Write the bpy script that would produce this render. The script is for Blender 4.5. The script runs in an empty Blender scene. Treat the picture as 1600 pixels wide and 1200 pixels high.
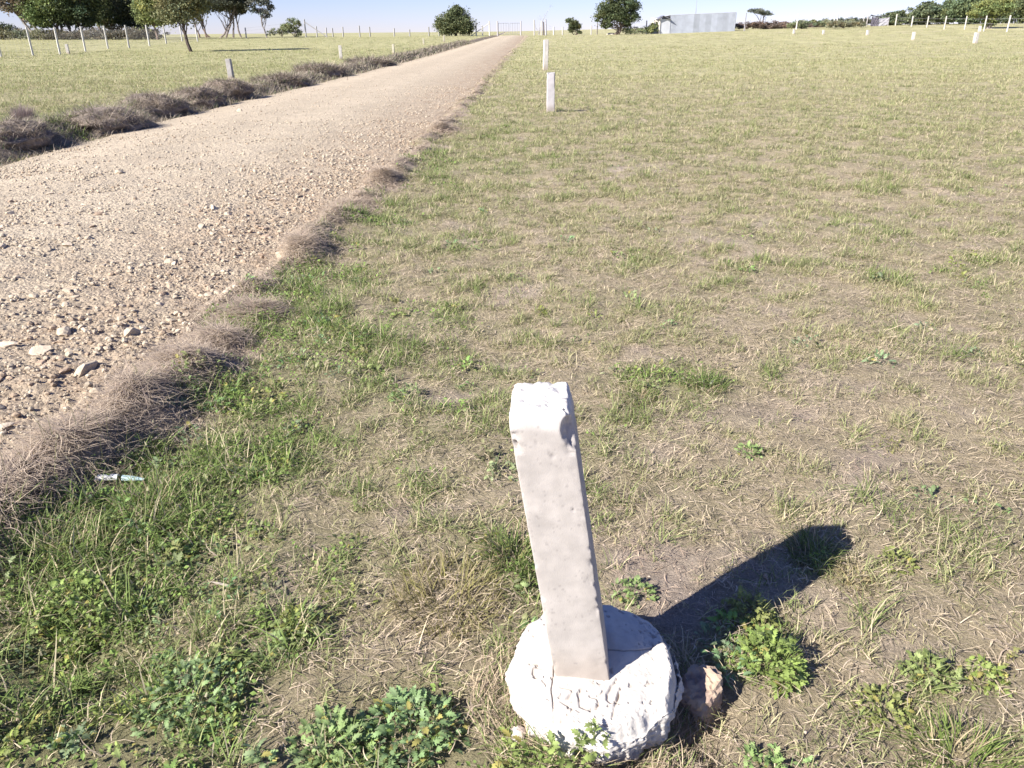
import bpy, math, numpy as np
from mathutils import Vector, Matrix, Euler
R = math.radians
sc = bpy.context.scene
C = sc.collection
# ------------------------------------------------------------------ camera
PITCH, ROLL, EYE, FPX = 24.5, 0.50, 1.5, 1209.0
cd = bpy.data.cameras.new('camera'); cam = bpy.data.objects.new('camera', cd); C.objects.link(cam)
cd.sensor_width = 36; cd.lens = FPX/1600*36; cd.clip_start = .05; cd.clip_end = 6000
MC = Matrix.Translation((0, 0, EYE)) @ Euler((R(90-PITCH), 0, 0)).to_matrix().to_4x4() @ Matrix.Rotation(R(-ROLL), 4, 'Z')
cam.matrix_world = MC
sc.camera = cam
MR = np.array(MC.to_3x3())
# ------------------------------------------------------------------ world, sun, exposure
w = bpy.data.worlds.new('World'); sc.world = w; w.use_nodes = True
SUNH = np.array([.83, .56]); SUNH /= np.linalg.norm(SUNH); ELEV = 35.0
nt = w.node_tree; bg = nt.nodes['Background']
sky = nt.nodes.new('ShaderNodeTexSky'); sky.sky_type = 'NISHITA'; sky.sun_disc = False
sky.sun_elevation = R(ELEV); sky.sun_rotation = math.atan2(-SUNH[0], -SUNH[1])
sky.altitude = 1600; sky.air_density = 1.0; sky.dust_density = .1; sky.ozone_density = 2.5
tint = nt.nodes.new('ShaderNodeVectorMath'); tint.operation = 'MULTIPLY'; tint.inputs[1].default_value = (.87, .865, 1.26)      # clear lavender blue highland air
nt.links.new(sky.outputs[0], tint.inputs[0]); nt.links.new(tint.outputs[0], bg.inputs[0]); bg.inputs[1].default_value = .047
sd = bpy.data.lights.new('sun', 'SUN'); sd.energy = 4.1; sd.angle = R(.5); sd.color = (1, .94, .85)
so = bpy.data.objects.new('sun', sd); C.objects.link(so)
ce = math.cos(R(ELEV))
so.rotation_euler = Vector((SUNH[0]*ce, SUNH[1]*ce, -math.sin(R(ELEV)))).to_track_quat('-Z', 'Y').to_euler()
sc.view_settings.view_transform = 'Standard'; sc.view_settings.look = 'None'
sc.view_settings.exposure = 1.43; sc.view_settings.gamma = 1
# ------------------------------------------------------------------ numpy helpers
rng = np.random.default_rng(7)
U = rng.uniform
def hsh(ix, iy, iz, s):
    n = (ix.astype(np.int64)*374761393 + iy.astype(np.int64)*668265263 + iz.astype(np.int64)*2147483647 + s*974634777) & 0xffffffff
    n = ((n ^ (n >> 13))*1274126177) & 0xffffffff
    n = n ^ (n >> 16)
    return (n & 0xffffff)/float(0xffffff)
def noise2(x, y, s=0):
    x = np.asarray(x, float)+.371; y = np.asarray(y, float)+.713
    x, y = .8*x-.6*y, .6*x+.8*y
    ix = np.floor(x); iy = np.floor(y); fx = x-ix; fy = y-iy; z = np.zeros_like(ix)
    ux = fx*fx*fx*(fx*(fx*6-15)+10); uy = fy*fy*fy*(fy*(fy*6-15)+10)
    def g(a, b):
        t = hsh(ix+a, iy+b, z, s)*2*math.pi; return np.cos(t)*(fx-a)+np.sin(t)*(fy-b)
    n = (g(0, 0)*(1-ux)+g(1, 0)*ux)*(1-uy)+(g(0, 1)*(1-ux)+g(1, 1)*ux)*uy
    return np.clip(.5+.85*n, 0, 1)
def noise3(x, y, z, s=0):
    x = np.asarray(x, float)+.371; y = np.asarray(y, float)+.713; z = np.asarray(z, float)+.133
    x, y = .8*x-.6*y, .6*x+.8*y; y, z = .8*y-.6*z, .6*y+.8*z
    ix = np.floor(x); iy = np.floor(y); iz = np.floor(z); fx = x-ix; fy = y-iy; fz = z-iz
    f = lambda t: t*t*t*(t*(t*6-15)+10)
    ux, uy, uz = f(fx), f(fy), f(fz)
    def g(a, b, c):
        t = hsh(ix+a, iy+b, iz+c, s)*2*math.pi; h = hsh(ix+a, iy+b, iz+c, s+77)*2-1; r = np.sqrt(1-h*h)
        return r*np.cos(t)*(fx-a)+r*np.sin(t)*(fy-b)+h*(fz-c)
    def L(c): return (g(0, 0, c)*(1-ux)+g(1, 0, c)*ux)*(1-uy)+(g(0, 1, c)*(1-ux)+g(1, 1, c)*ux)*uy
    return np.clip(.5+.9*(L(0)*(1-uz)+L(1)*uz), 0, 1)
def fbm(x, y, sc_=1., o=4, s=0):
    v = 0; a = .5; t = 0; x = np.asarray(x, float)/sc_; y = np.asarray(y, float)/sc_
    for i in range(o):
        v = v + a*noise2(x*(2**i)+i*17.3, y*(2**i)-i*9.1, s+i); t += a; a *= .5
    return v/t
def fbm3(x, y, z, sc_=1., o=3, s=0):
    v = 0; a = .5; t = 0
    for i in range(o):
        k = 2**i/sc_; v = v + a*noise3(x*k+i*7.7, y*k-i*3.1, z*k+i*5.3, s+i); t += a; a *= .5
    return v/t
def sstep(a, b, x):
    t = np.clip((x-a)/(b-a), 0, 1); return t*t*(3-2*t)
def ray(px, py):
    v = MR @ np.array([(px-800)/FPX, -(py-600)/FPX, -1.]); return v
def flat(px, py, z=0.):
    d = ray(px, py); t = (z-EYE)/d[2]; return np.array([d[0]*t, d[1]*t])
def rise(x, y):
    return 1.0*sstep(38, 130, y) + .3*sstep(130, 420, y) + 1.0*sstep(14, 62, x)*sstep(45, 105, y)
def at0(px, py):
    d = ray(px, py); t = .5
    lo = 0.5; hi = None
    ts = np.geomspace(.8, 900, 1500); P = d[None, :]*ts[:, None]
    g = EYE+P[:, 2]-rise(P[:, 0], P[:, 1]); k = np.argmax(g < 0) if (g < 0).any() else -1
    if k < 0 or P[k, 1] > 135:                              # beyond the crest: stand on it
        m = P[:, 1] < 120; k = np.argmin(np.where(m, g/ts, 9)); return P[k, 0], P[k, 1]
    a, b = ts[k-1], ts[k]
    for i in range(30):
        m = (a+b)/2; q = d*m
        if EYE+q[2]-rise(q[0], q[1]) < 0: b = m
        else: a = m
    q = d*a; return q[0], q[1]
# road edges, read as points on the ground
LE = np.array([at0(*p) for p in [(0, 251), (300, 173), (500, 127), (600, 103), (650, 91), (700, 77), (740, 66), (780, 56)]])
RE = np.array([at0(*p) for p in [(0, 825), (350, 485), (500, 352), (640, 240), (740, 142), (785, 92), (812, 66), (822, 56)]])
LY = np.r_[-10, LE[:, 1], 400]; LX = np.r_[LE[0, 0], LE[:, 0], LE[-1, 0]]
RY = np.r_[-10, RE[:, 1], 400]; RX = np.r_[RE[0, 0], RE[:, 0], RE[-1, 0]]
YEND = LE[-1, 1]+1
def XL(y): return np.interp(y, LY, LX) + .25*(fbm(y*0, y, 1.3, 3, 91)-.5)
def XR(y): return np.interp(y, RY, RX) + .50*(fbm(y*0, y, .9, 4, 92)-.5)
def H(x, y):                                             # the ground
    x = np.asarray(x, float); y = np.asarray(y, float)
    z = rise(x, y)
    near = 1-sstep(14, 40, y)
    z = z + (.07*(fbm(x, y, 2.2, 3, 1)-.5) + .045*(fbm(x, y, .45, 3, 5)-.5)*near + .016*(fbm(x, y, .09, 2, 9)-.5)*near)
    r = x-XR(y); l = XL(y)-x
    on = sstep(-.02, .2, -r)*sstep(-.02, .2, -l)*(1-sstep(YEND-1, YEND+1, y))
    z = z - .09*on
    z = z + np.exp(-((r-.10)/.14)**2)*.085*sstep(.38, .62, fbm(x*0, y, .7, 2, 33))*(1-sstep(20, 40, y))      # straw ridge
    z = z - np.exp(-((l-.12)/.22)**2)*.10                                                             # ditch
    m = sstep(.25, .6, fbm(x*.3, y, 1.3, 2, 41))
    z = z + np.exp(-((l-.75)/.36)**2)*(.05+.16*m*(.5+fbm(x, y, .25, 3, 43)))*(1-sstep(40, 95, y)*.6)       # dug bank
    for (cx, cy, rad) in HEAPS: z = z + (.055 if cy < 4.5 else .03)*np.exp(-((x-cx)**2+((y-cy)/(1 if cy < 4.5 else 1.8))**2)/rad**2)*(.5+fbm(x, y, .15, 3, 14))
    for (cx, cy, rad, dep) in HOLES:
        z = z - dep*np.exp(-((x-cx)**2+(y-cy)**2)/rad**2)
    return z
HOLES = []
HEAPS = []
for (px, py, rad) in [(275, 585, .22), (205, 655, .20), (110, 725, .20), (20, 800, .2), (400, 495, .16), (470, 400, .2), (545, 325, .28), (600, 285, .25), (690, 205, .4), (345, 540, .13)]:
    q = flat(px, py); HEAPS.append((q[0], q[1], rad))
for (px, py, rad, dep) in [(1095, 1150, .07, .09), (1005, 1200, .06, .06), (1130, 1100, .05, .05), (190, 1050, .16, .05), (90, 1030, .14, .05), (820, 950, .05, .02)]:
    q = flat(px, py); HOLES.append((q[0], q[1], rad, dep))
def HR(x, y):                                            # the gravel road
    x = np.asarray(x, float); y = np.asarray(y, float)
    r = XR(y)-x; l = x-XL(y); wd = np.maximum(r+l, .1); t = np.clip(r/wd, -.1, 1.1)
    near = 1-sstep(10, 30, y)
    z = rise(x, y) + .10*(1-(2*t-1)**2) - .045
    rough = .35+.65*sstep(.5, .0, t)+.5*(1-sstep(2, 6, y))
    z = z + .05*(fbm(x, y, 1.2, 3, 61)-.5)*near + .03*rough*near*(fbm(x, y, .22, 3, 65)-.5)
    b = np.abs(fbm(x, y, .07, 3, 69)-.5)*2
    z = z + .027*rough*near*b
    z = z - .05*sstep(.12, -.05, r)- .05*sstep(.12, -.05, l)
    return z
def Z(x, y):
    x = np.asarray(x, float); y = np.asarray(y, float)
    g = H(x, y); q = HR(x, y); on = (x < XR(y)) & (x > XL(y)) & (y < YEND)
    return np.where(on, np.maximum(g, q), g)
def onroad(x, y, m=0.): return (x < XR(y)-m) & (x > XL(y)+m) & (y < YEND)
def at(px, py):
    x, y = at0(px, py)
    return float(x), float(y), float(Z(x, y))
def stand(px, yb, yt):                                    # foot point and height of an upright thing
    x, y, z = at(px, yb); d = ray(px, yt); t = math.hypot(x, y)/math.hypot(d[0], d[1])
    return (x, y, z), EYE + d[2]*t - z
def mppx(x, y): return math.hypot(x, y)/1300.            # metres per photo pixel at that distance

# ------------------------------------------------------------------ object helpers
def tag(o, label=None, cat=None, group=None, kind=None):
    if label: o['label'] = label
    if cat: o['category'] = cat
    if group: o['group'] = group
    if kind: o['kind'] = kind
    return o
def empty(name, loc, rz=0):
    o = bpy.data.objects.new(name, None); o.location = loc; o.rotation_euler = (0, 0, rz); o.empty_display_size = .1
    C.objects.link(o); return o
def mesh(name, V, F, mat, col=None, smooth=False):
    V = np.asarray(V, np.float32).reshape(-1, 3); F = np.asarray(F, np.int32); k = F.shape[1]
    me = bpy.data.meshes.new(name)
    me.vertices.add(len(V)); me.vertices.foreach_set('co', V.ravel())
    me.loops.add(F.size); me.loops.foreach_set('vertex_index', F.ravel())
    me.polygons.add(len(F)); me.polygons.foreach_set('loop_start', np.arange(0, F.size, k, dtype=np.int32))
    me.polygons.foreach_set('use_smooth', np.full(len(F), smooth, dtype=bool))
    if col is not None:
        a = me.attributes.new('Col', 'FLOAT_COLOR', 'POINT')
        c = np.ones((len(V), 4), np.float32); c[:, :3] = np.clip(np.asarray(col).reshape(-1, 3), 0, 1); a.data.foreach_set('color', c.ravel())
    me.update(calc_edges=True)
    me.materials.append(mat)
    return me
def obj(name, V, F, mat, parent=None, col=None, smooth=False, loc=None):
    o = bpy.data.objects.new(name, mesh(name, V, F, mat, col, smooth)); C.objects.link(o)
    if parent: o.parent = parent
    if loc is not None: o.location = loc
    return o
class Soup:
    def __init__(s): s.V = []; s.F = []; s.C = []; s.n = 0
    def add(s, V, F, col=None):
        V = np.asarray(V, float)
        if V.ndim == 2: V = V[None]
        n, k = V.shape[:2]; F = np.asarray(F)
        if F.shape[1] == 4: F = np.vstack([F[:, :3], F[:, [0, 2, 3]]])
        s.V.append(V.reshape(-1, 3)); s.F.append((F[None]+(np.arange(n)*k)[:, None, None]+s.n).reshape(-1, 3))
        if col is None: col = np.full((n, k, 3), .5)
        col = np.asarray(col, float)
        if col.ndim == 1: col = np.broadcast_to(col, (n, k, 3))
        elif col.ndim == 2: col = np.broadcast_to(col[:, None, :], (n, k, 3))
        s.C.append(col.reshape(-1, 3)); s.n += n*k; return s
    def obj(s, name, mat, parent=None, smooth=False, loc=None):
        return obj(name, np.vstack(s.V), np.vstack(s.F), mat, parent, np.vstack(s.C), smooth, loc)
def blades(S, P, az, L, wd, tilt, curl, col, k=2, bend=0., tipcol=None):
    n = len(P); f = lambda a: np.broadcast_to(np.asarray(a, float), (n,))
    az, L, wd, tilt, curl, bend = map(f, (az, L, wd, tilt, curl, bend))
    ts = np.linspace(0, 1, k+1); P = np.array(P, float); V = np.zeros((n, 2*k+1, 3)); p = P.copy(); tw = U(-.9, .9, n)
    cc = np.zeros((n, 2*k+1, 3)); tc = col if tipcol is None else tipcol
    for i, t in enumerate(ts):
        a = az+bend*t; wx = wd*(1-.75*t**1.6)*.5
        side = np.stack([-np.sin(a+tw), np.cos(a+tw), np.zeros(n)], 1)*wx[:, None]
        c = col*(1-t)+tc*t
        if i < k: V[:, 2*i] = p-side; V[:, 2*i+1] = p+side; cc[:, 2*i] = c; cc[:, 2*i+1] = c
        else: V[:, 2*k] = p; cc[:, 2*k] = c
        th = tilt+curl*(t+.5/k)
        p = p+np.stack([np.sin(th)*np.cos(a), np.sin(th)*np.sin(a), np.cos(th)], 1)*(L/k)[:, None]
    F = []
    for i in range(k-1): F += [(2*i, 2*i+1, 2*i+3), (2*i, 2*i+3, 2*i+2)]
    F.append((2*k-2, 2*k-1, 2*k))
    S.add(V, F, cc)
def tube(S, pts, rad, col, m=7, cap=True):
    pts = np.asarray(pts, float); n = len(pts); rad = np.broadcast_to(np.asarray(rad, float), (n,))
    d = np.gradient(pts, axis=0); d /= np.linalg.norm(d, axis=1)[:, None]+1e-9
    ref = np.array([1, 0, 0.]) if abs(d[0, 0]) < .8 else np.array([0, 1., 0])
    a = np.cross(d, ref); a /= np.linalg.norm(a, axis=1)[:, None]; b = np.cross(d, a)
    th = np.arange(m)*2*math.pi/m
    V = pts[:, None]+rad[:, None, None]*(np.cos(th)[None, :, None]*a[:, None]+np.sin(th)[None, :, None]*b[:, None])
    V = V.reshape(-1, 3); F = []
    for i in range(n-1):
        for j in range(m): F.append((i*m+j, i*m+(j+1) % m, (i+1)*m+(j+1) % m, (i+1)*m+j))
    F = np.array(F)
    T = np.vstack([F[:, :3], F[:, [0, 2, 3]]]); V = np.vstack([V, pts[:1], pts[-1:]]); q = n*m
    if cap: T = np.vstack([T, [(q, (j+1) % m, j) for j in range(m)], [(q+1, (n-1)*m+j, (n-1)*m+(j+1) % m) for j in range(m)]])
    S.add(V, T, np.asarray(col, float))
def box(S, c, sz, col=(.5, .5, .5), rz=0, lean=(0, 0), taper=1.):
    x, y, z = np.array(sz)/2; V = np.array([(sx*x*(taper if sz_ > 0 else 1), sy*y*(taper if sz_ > 0 else 1), sz_*z) for sz_ in (-1, 1) for sx, sy in ((-1, -1), (1, -1), (1, 1), (-1, 1))], float)
    V[:, 0] += lean[0]*(V[:, 2]+z); V[:, 1] += lean[1]*(V[:, 2]+z)
    cz, sn = math.cos(rz), math.sin(rz); V[:, :2] = V[:, :2] @ np.array([[cz, sn], [-sn, cz]])
    V += np.array(c)
    S.add(V, [(0, 3, 2, 1), (4, 5, 6, 7), (0, 1, 5, 4), (1, 2, 6, 5), (2, 3, 7, 6), (3, 0, 4, 7)], np.asarray(col, float))

# ------------------------------------------------------------------ materials
def mat(name): m = bpy.data.materials.new(name); m.use_nodes = True; return m, m.node_tree, m.node_tree.nodes['Principled BSDF']
def amat(name, rough=.8, transl=0., bump=0., bscale=40., var=0., vscale=8., spec=.3, detail=6):
    m, t, b = mat(name); N = t.nodes; L = t.links
    at_ = N.new('ShaderNodeAttribute'); at_.attribute_name = 'Col'; out = at_.outputs['Color']
    b.inputs['Roughness'].default_value = rough; b.inputs['Specular IOR Level'].default_value = spec
    if var:
        tc = N.new('ShaderNodeNewGeometry'); n = N.new('ShaderNodeTexNoise'); n.inputs['Scale'].default_value = vscale; n.inputs['Detail'].default_value = 5
        L.new(tc.outputs['Position'], n.inputs['Vector'])
        mr = N.new('ShaderNodeMapRange'); mr.inputs[1].default_value = .3; mr.inputs[2].default_value = .7; mr.inputs[3].default_value = 1-var; mr.inputs[4].default_value = 1+var
        L.new(n.outputs[0], mr.inputs[0]); mx = N.new('ShaderNodeVectorMath'); mx.operation = 'MULTIPLY'
        L.new(out, mx.inputs[0]); L.new(mr.outputs[0], mx.inputs[1]); out = mx.outputs[0]
    L.new(out, b.inputs['Base Color'])
    if bump:
        tc = N.new('ShaderNodeNewGeometry'); n = N.new('ShaderNodeTexNoise'); n.inputs['Scale'].default_value = bscale; n.inputs['Detail'].default_value = detail
        L.new(tc.outputs['Position'], n.inputs['Vector'])
        bp = N.new('ShaderNodeBump'); bp.inputs['Strength'].default_value = 1; bp.inputs['Distance'].default_value = bump
        L.new(n.outputs[0], bp.inputs['Height']); L.new(bp.outputs[0], b.inputs['Normal'])
    if transl:
        tr = N.new('ShaderNodeBsdfTranslucent'); L.new(out, tr.inputs[0]); mx = N.new('ShaderNodeMixShader'); mx.inputs[0].default_value = transl
        L.new(b.outputs[0], mx.inputs[1]); L.new(tr.outputs[0], mx.inputs[2]); L.new(mx.outputs[0], N['Material Output'].inputs[0])
    return m
M_grass = amat('grass_blades', .7, .3)
M_straw = amat('dry_straw', .8, .15)
M_leaf = amat('weed_leaves', .65, .3, spec=.25)
M_tree = amat('tree_leaves', .7, .25)
M_bark = amat('bark', .9, 0, .01, 12, .25, 6)
M_stone = amat('limestone', .9, 0, .004, 60, .12, 40)
M_conc = amat('rough_concrete', .9, 0, .0005, 420, .10, 26, .12, 10)
M_white = amat('whitewash', .92, 0, .0016, 120, .07, 45, .12, 10)
M_paint = amat('painted_post', .85, 0, .003, 80, .08, 10)
M_metal = amat('zinc_sheet', .5, 0, 0, 0, .10, 1.5, .5)
M_sod = amat('dug_sod', .95, 0, .02, 25, .3, 20)
M_wire = amat('wire', .6)
M_plast = amat('plastic', .4, .1)

def ground_mat():
    m, t, b = mat('dry_pasture'); N = t.nodes; L = t.links; b.inputs['Roughness'].default_value = .95; b.inputs['Specular IOR Level'].default_value = .1
    g = N.new('ShaderNodeNewGeometry')
    at_ = N.new('ShaderNodeAttribute'); at_.attribute_name = 'Col'
    def noi(s, d=5, vec=None, rough=.6):
        n = N.new('ShaderNodeTexNoise'); n.inputs['Scale'].default_value = s; n.inputs['Detail'].default_value = d; n.inputs['Roughness'].default_value = rough
        L.new(vec or g.outputs['Position'], n.inputs['Vector']); return n.outputs[0]
    def rng_(x, a, b_, lo, hi):
        r = N.new('ShaderNodeMapRange'); r.inputs[1].default_value = a; r.inputs[2].default_value = b_; r.inputs[3].default_value = lo; r.inputs[4].default_value = hi; L.new(x, r.inputs[0]); return r.outputs[0]
    def mul(a, v):
        r = N.new('ShaderNodeVectorMath'); r.operation = 'MULTIPLY'; L.new(a, r.inputs[0]); L.new(v, r.inputs[1]); return r.outputs[0]
    c = mul(at_.outputs['Color'], rng_(noi(14, 8, rough=.75), .3, .7, .72, 1.3))
    c = mul(c, rng_(noi(160, 4, rough=.7), .3, .7, .7, 1.3))
    c = mul(c, rng_(noi(1.6, 6), .3, .7, .88, 1.12))
    L.new(c, b.inputs['Base Color'])
    bp = N.new('ShaderNodeBump'); bp.inputs['Distance'].default_value = .035; bp.inputs['Strength'].default_value = 1; L.new(noi(45, 8, rough=.75), bp.inputs['Height'])
    L.new(bp.outputs[0], b.inputs['Normal']); return m
M_ground = ground_mat()
def road_mat():
    m, t, b = mat('road_gravel'); N = t.nodes; L = t.links; b.inputs['Roughness'].default_value = .95; b.inputs['Specular IOR Level'].default_value = .1
    g = N.new('ShaderNodeNewGeometry'); at_ = N.new('ShaderNodeAttribute'); at_.attribute_name = 'Col'
    v = N.new('ShaderNodeTexVoronoi'); v.inputs['Scale'].default_value = 48; L.new(g.outputs['Position'], v.inputs['Vector'])
    v2 = N.new('ShaderNodeTexVoronoi'); v2.inputs['Scale'].default_value = 18; L.new(g.outputs['Position'], v2.inputs['Vector'])
    n = N.new('ShaderNodeTexNoise'); n.inputs['Scale'].default_value = 90; n.inputs['Detail'].default_value = 8; n.inputs['Roughness'].default_value = .75; L.new(g.outputs['Position'], n.inputs['Vector'])
    n2 = N.new('ShaderNodeTexNoise'); n2.inputs['Scale'].default_value = 3; n2.inputs['Detail'].default_value = 6; L.new(g.outputs['Position'], n2.inputs['Vector'])
    def rng_(x, a, b_, lo, hi):
        r = N.new('ShaderNodeMapRange'); r.inputs[1].default_value = a; r.inputs[2].default_value = b_; r.inputs[3].default_value = lo; r.inputs[4].default_value = hi; L.new(x, r.inputs[0]); return r.outputs[0]
    def mul(a, v_):
        r = N.new('ShaderNodeVectorMath'); r.operation = 'MULTIPLY'; L.new(a, r.inputs[0]); L.new(v_, r.inputs[1]); return r.outputs[0]
    sp = N.new('ShaderNodeSeparateColor'); L.new(v.outputs['Color'], sp.inputs[0])
    c = mul(at_.outputs['Color'], rng_(sp.outputs[0], 0, 1, .85, 1.15)); c = mul(c, rng_(n.outputs[0], .3, .7, .78, 1.2)); c = mul(c, rng_(n2.outputs[0], .3, .7, .92, 1.08))
    L.new(c, b.inputs['Base Color'])
    ma = N.new('ShaderNodeMath'); ma.operation = 'MULTIPLY_ADD'; L.new(v2.outputs[0], ma.inputs[0]); ma.inputs[1].default_value = -1.2
    ad = N.new('ShaderNodeMath'); ad.operation = 'SUBTRACT'; L.new(n.outputs[0], ad.inputs[0]); L.new(v.outputs[0], ad.inputs[1]); L.new(ad.outputs[0], ma.inputs[2])
    bp = N.new('ShaderNodeBump'); bp.inputs['Distance'].default_value = .009; bp.inputs['Strength'].default_value = 1; L.new(ma.outputs[0], bp.inputs['Height'])
    L.new(bp.outputs[0], b.inputs['Normal']); return m
M_road = road_mat()

# ------------------------------------------------------------------ cover maps (what grows where)
def blobs(lst):
    out = []
    for (px, py, r, s) in lst:
        x, y = at0(px, py); out.append((x, y, r, s))
    return out
LUSH = blobs([(60, 930, .40, 1), (20, 1060, .35, 1), (170, 830, .28, 1), (270, 770, .26, 1), (380, 740, .2, .9), (340, 610, .22, 1), (420, 640, .15, .9), (430, 470, .28, 1),
  (395, 510, .2, 1), (500, 430, .3, .6), (470, 700, .2, .7), (530, 870, .12, .6), (560, 345, .4, .6), (660, 250, .5, .5), (1100, 590, .2, .7), (850, 900, .10, .9),
  (1180, 990, .1, .8), (1010, 750, .12, .5), (1280, 870, .10, .7), (300, 1100, .18, .9), (850, 1190, .16, 1), (640, 1110, .15, .8), (740, 850, .14, .5), (650, 500, .3, .4),
  (760, 680, .3, .4), (1000, 590, .2, .5), (960, 640, .15, .5), (600, 540, .3, .4), (90, 185, 1.2, .8), (115, 208, .8, 1), (740, 390, .3, .4), (560, 600, .25, .5), (480, 520, .3, .6)])
BARE = blobs([(1060, 880, .26, 1), (1000, 900, .15, .8), (430, 920, .16, 1), (170, 1060, .16, .9), (470, 790, .1, .7), (720, 620, .14, .8), (810, 465, .3, .8), (1125, 390, .5, .7),
  (700, 380, .4, .5), (1500, 800, .25, .6), (1350, 700, .2, .5), (1060, 1130, .12, .9), (1400, 1000, .2, .5), (950, 270, .8, .5), (1400, 350, .8, .5), (720, 1090, .1, .8),
  (620, 800, .1, .6), (1180, 620, .3, .4), (1200, 920, .12, .5), (380, 1000, .1, .7), (1000, 560, .3, .4), (1530, 560, .4, .5), (330, 600, .12, .5), (1300, 1130, .15, .5)])
def gsum(L_, x, y):
    v = np.zeros(np.shape(x))
    for (cx, cy, r, s) in L_: v = v+s*np.exp(-(((x-cx)**2+(y-cy)**2)/r**2))
    return v
def lush(x, y):
    r = x-XR(y)
    b = .40*np.exp(-np.maximum(r, 0)/.9)*(1-sstep(9, 22, y)) + .12*np.exp(-np.maximum(r, 0)/3.)
    v = 1.0*gsum(LUSH, x, y)+b*(x > XL(y)) + 1.25*(fbm(x, y, .40, 3, 21)-.5) + .5*(fbm(x, y, 2.5, 3, 25)-.5)
    v = v + .22*(x < XL(y))
    for (cx, cy, rad) in HEAPS: v = v-1.1*np.exp(-((x-cx)**2+(y-cy)**2)/(rad*.95)**2)
    return np.clip(v, 0, 1)
def bare(x, y):
    v = gsum(BARE, x, y) + 2.2*(fbm(x, y, .34, 3, 31)-.58) + 1.0*(fbm(x, y, 1.6, 3, 37)-.54) - .9*gsum(LUSH, x, y)
    r = x-XR(y); v = v+1.3*np.exp(-((r-.05)/.26)**2)*(1-sstep(10, 40, y)*.6)*(.4+1.2*sstep(.35, .6, fbm(x, y, .4, 3, 39)))
    for (cx, cy, rad) in HEAPS: v = v+.9*np.exp(-((x-cx)**2+(y-cy)**2)/rad**2)
    v = np.where(x < XL(y), v-.6, v)
    l = XL(y)-x; v = v + 1.6*np.exp(-((l-.4)/.55)**2)
    return np.clip(v, 0, 1)
SOIL = np.array([.43, .355, .29]); THATCH = np.array([.435, .365, .25]); GREEN = np.array([.17, .20, .075]); PALE = np.array([.41, .385, .215]); SODC = np.array([.22, .18, .145])

def axis(lo, fine_lo, fine_hi, hi, d, g):
    a = list(np.arange(fine_lo, fine_hi, d)); s = d; x = a[-1]
    while x < hi: s *= g; x += s; a.append(x)
    s = d; x = a[0]; b = []
    while x > lo: s *= g; x -= s; b.append(x)
    return np.array(b[::-1]+a)
def sheet(name, xs, ys, hf, cf, m):
    X, Y = np.meshgrid(xs, ys); X = X.ravel(); Y = Y.ravel(); z = hf(X, Y)
    nx = len(xs); i = (np.arange(len(ys)-1)[:, None]*nx+np.arange(nx-1)[None]).ravel()
    F = np.stack([i, i+1, i+nx+1, i+nx], 1)
    return tag(obj(name, np.stack([X, Y, z], 1), F, m, None, cf(X, Y), True), kind='structure')
def gcol(x, y):
    l = lush(x, y); b = bare(x, y); far = sstep(6, 40, y)
    far2 = sstep(2.5, 12, y)*(1-sstep(0, 1, far)*.7)
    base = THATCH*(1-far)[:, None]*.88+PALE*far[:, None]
    cl = sstep(.44, .60, .55*fbm(x, y, .16, 2, 51)+.45*fbm(x, y, .55, 3, 52))*far2*.9
    base = base*(1-cl)[:, None]+np.array([.20, .205, .10])*cl[:, None]
    tuss = fbm(x, y*1.0, .9, 4, 71); base = base*(1+(.5*(tuss-.5)*far))[:, None]
    c = base*(1-b)[:, None]+SOIL*b[:, None]
    c = c*(1-.55*l*(1-b*.5))[:, None]+GREEN*(.55*l*(1-b*.5))[:, None]
    dk = sstep(.62, .78, fbm(x, y*2.2, 5., 4, 77))*sstep(30, 60, y)*.45
    c = c*(1-dk)[:, None]+np.array([.17, .18, .085])*dk[:, None]
    r = (XL(y)-x); k = np.exp(-((r-.6)/.6)**2)*(y < YEND)
    c = c*(1-k)[:, None]+SODC*k[:, None]
    rr = x-XR(y); k = .8*np.exp(-((rr-.06)/.30)**2)*(.5+.9*sstep(.35, .6, fbm(x, y, .4, 3, 39))).clip(0, 1)*(y < YEND)
    return c*(1-k)[:, None]+np.array([.36, .28, .22])*k[:, None]
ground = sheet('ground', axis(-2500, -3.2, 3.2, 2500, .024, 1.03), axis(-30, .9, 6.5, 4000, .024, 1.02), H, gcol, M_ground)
# road sheet: rows across its own width
ry = axis(-12, 1.2, 7, YEND, .016, 1.018); ry = ry[ry < YEND]
tt = np.linspace(0, 1, 300); YY = np.repeat(ry, 300); A = XL(ry)-.12; B = XR(ry)+.14
XX = (A[:, None]*(1-tt)[None]+B[:, None]*tt[None]).ravel()
i = (np.arange(len(ry)-1)[:, None]*300+np.arange(299)[None]).ravel()
def rcol(x, y):
    t = np.clip((XR(y)-x)/(XR(y)-XL(y)), 0, 1)
    base = np.array([.455, .385, .292])*(1+.16*(fbm(x, y, 1.5, 4, 81)-.5)+.10*np.exp(-((t-.82)/.09)**2)+.07*np.exp(-((t-.45)/.08)**2))[:, None]
    brown = np.clip(sstep(.42, .0, t)*1.35*fbm(x, y, .35, 4, 83)+sstep(.55, .75, fbm(x, y, .6, 3, 85))*.35*(1-sstep(5, 14, y)), 0, 1)*.85
    c = base*(1-brown)[:, None]+np.array([.355, .27, .195])*brown[:, None]
    return c
road = tag(obj('road', np.stack([XX, YY, HR(XX, YY)], 1), np.stack([i, i+1, i+301, i+300], 1), M_road, None, rcol(XX, YY), True), kind='structure')

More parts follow.
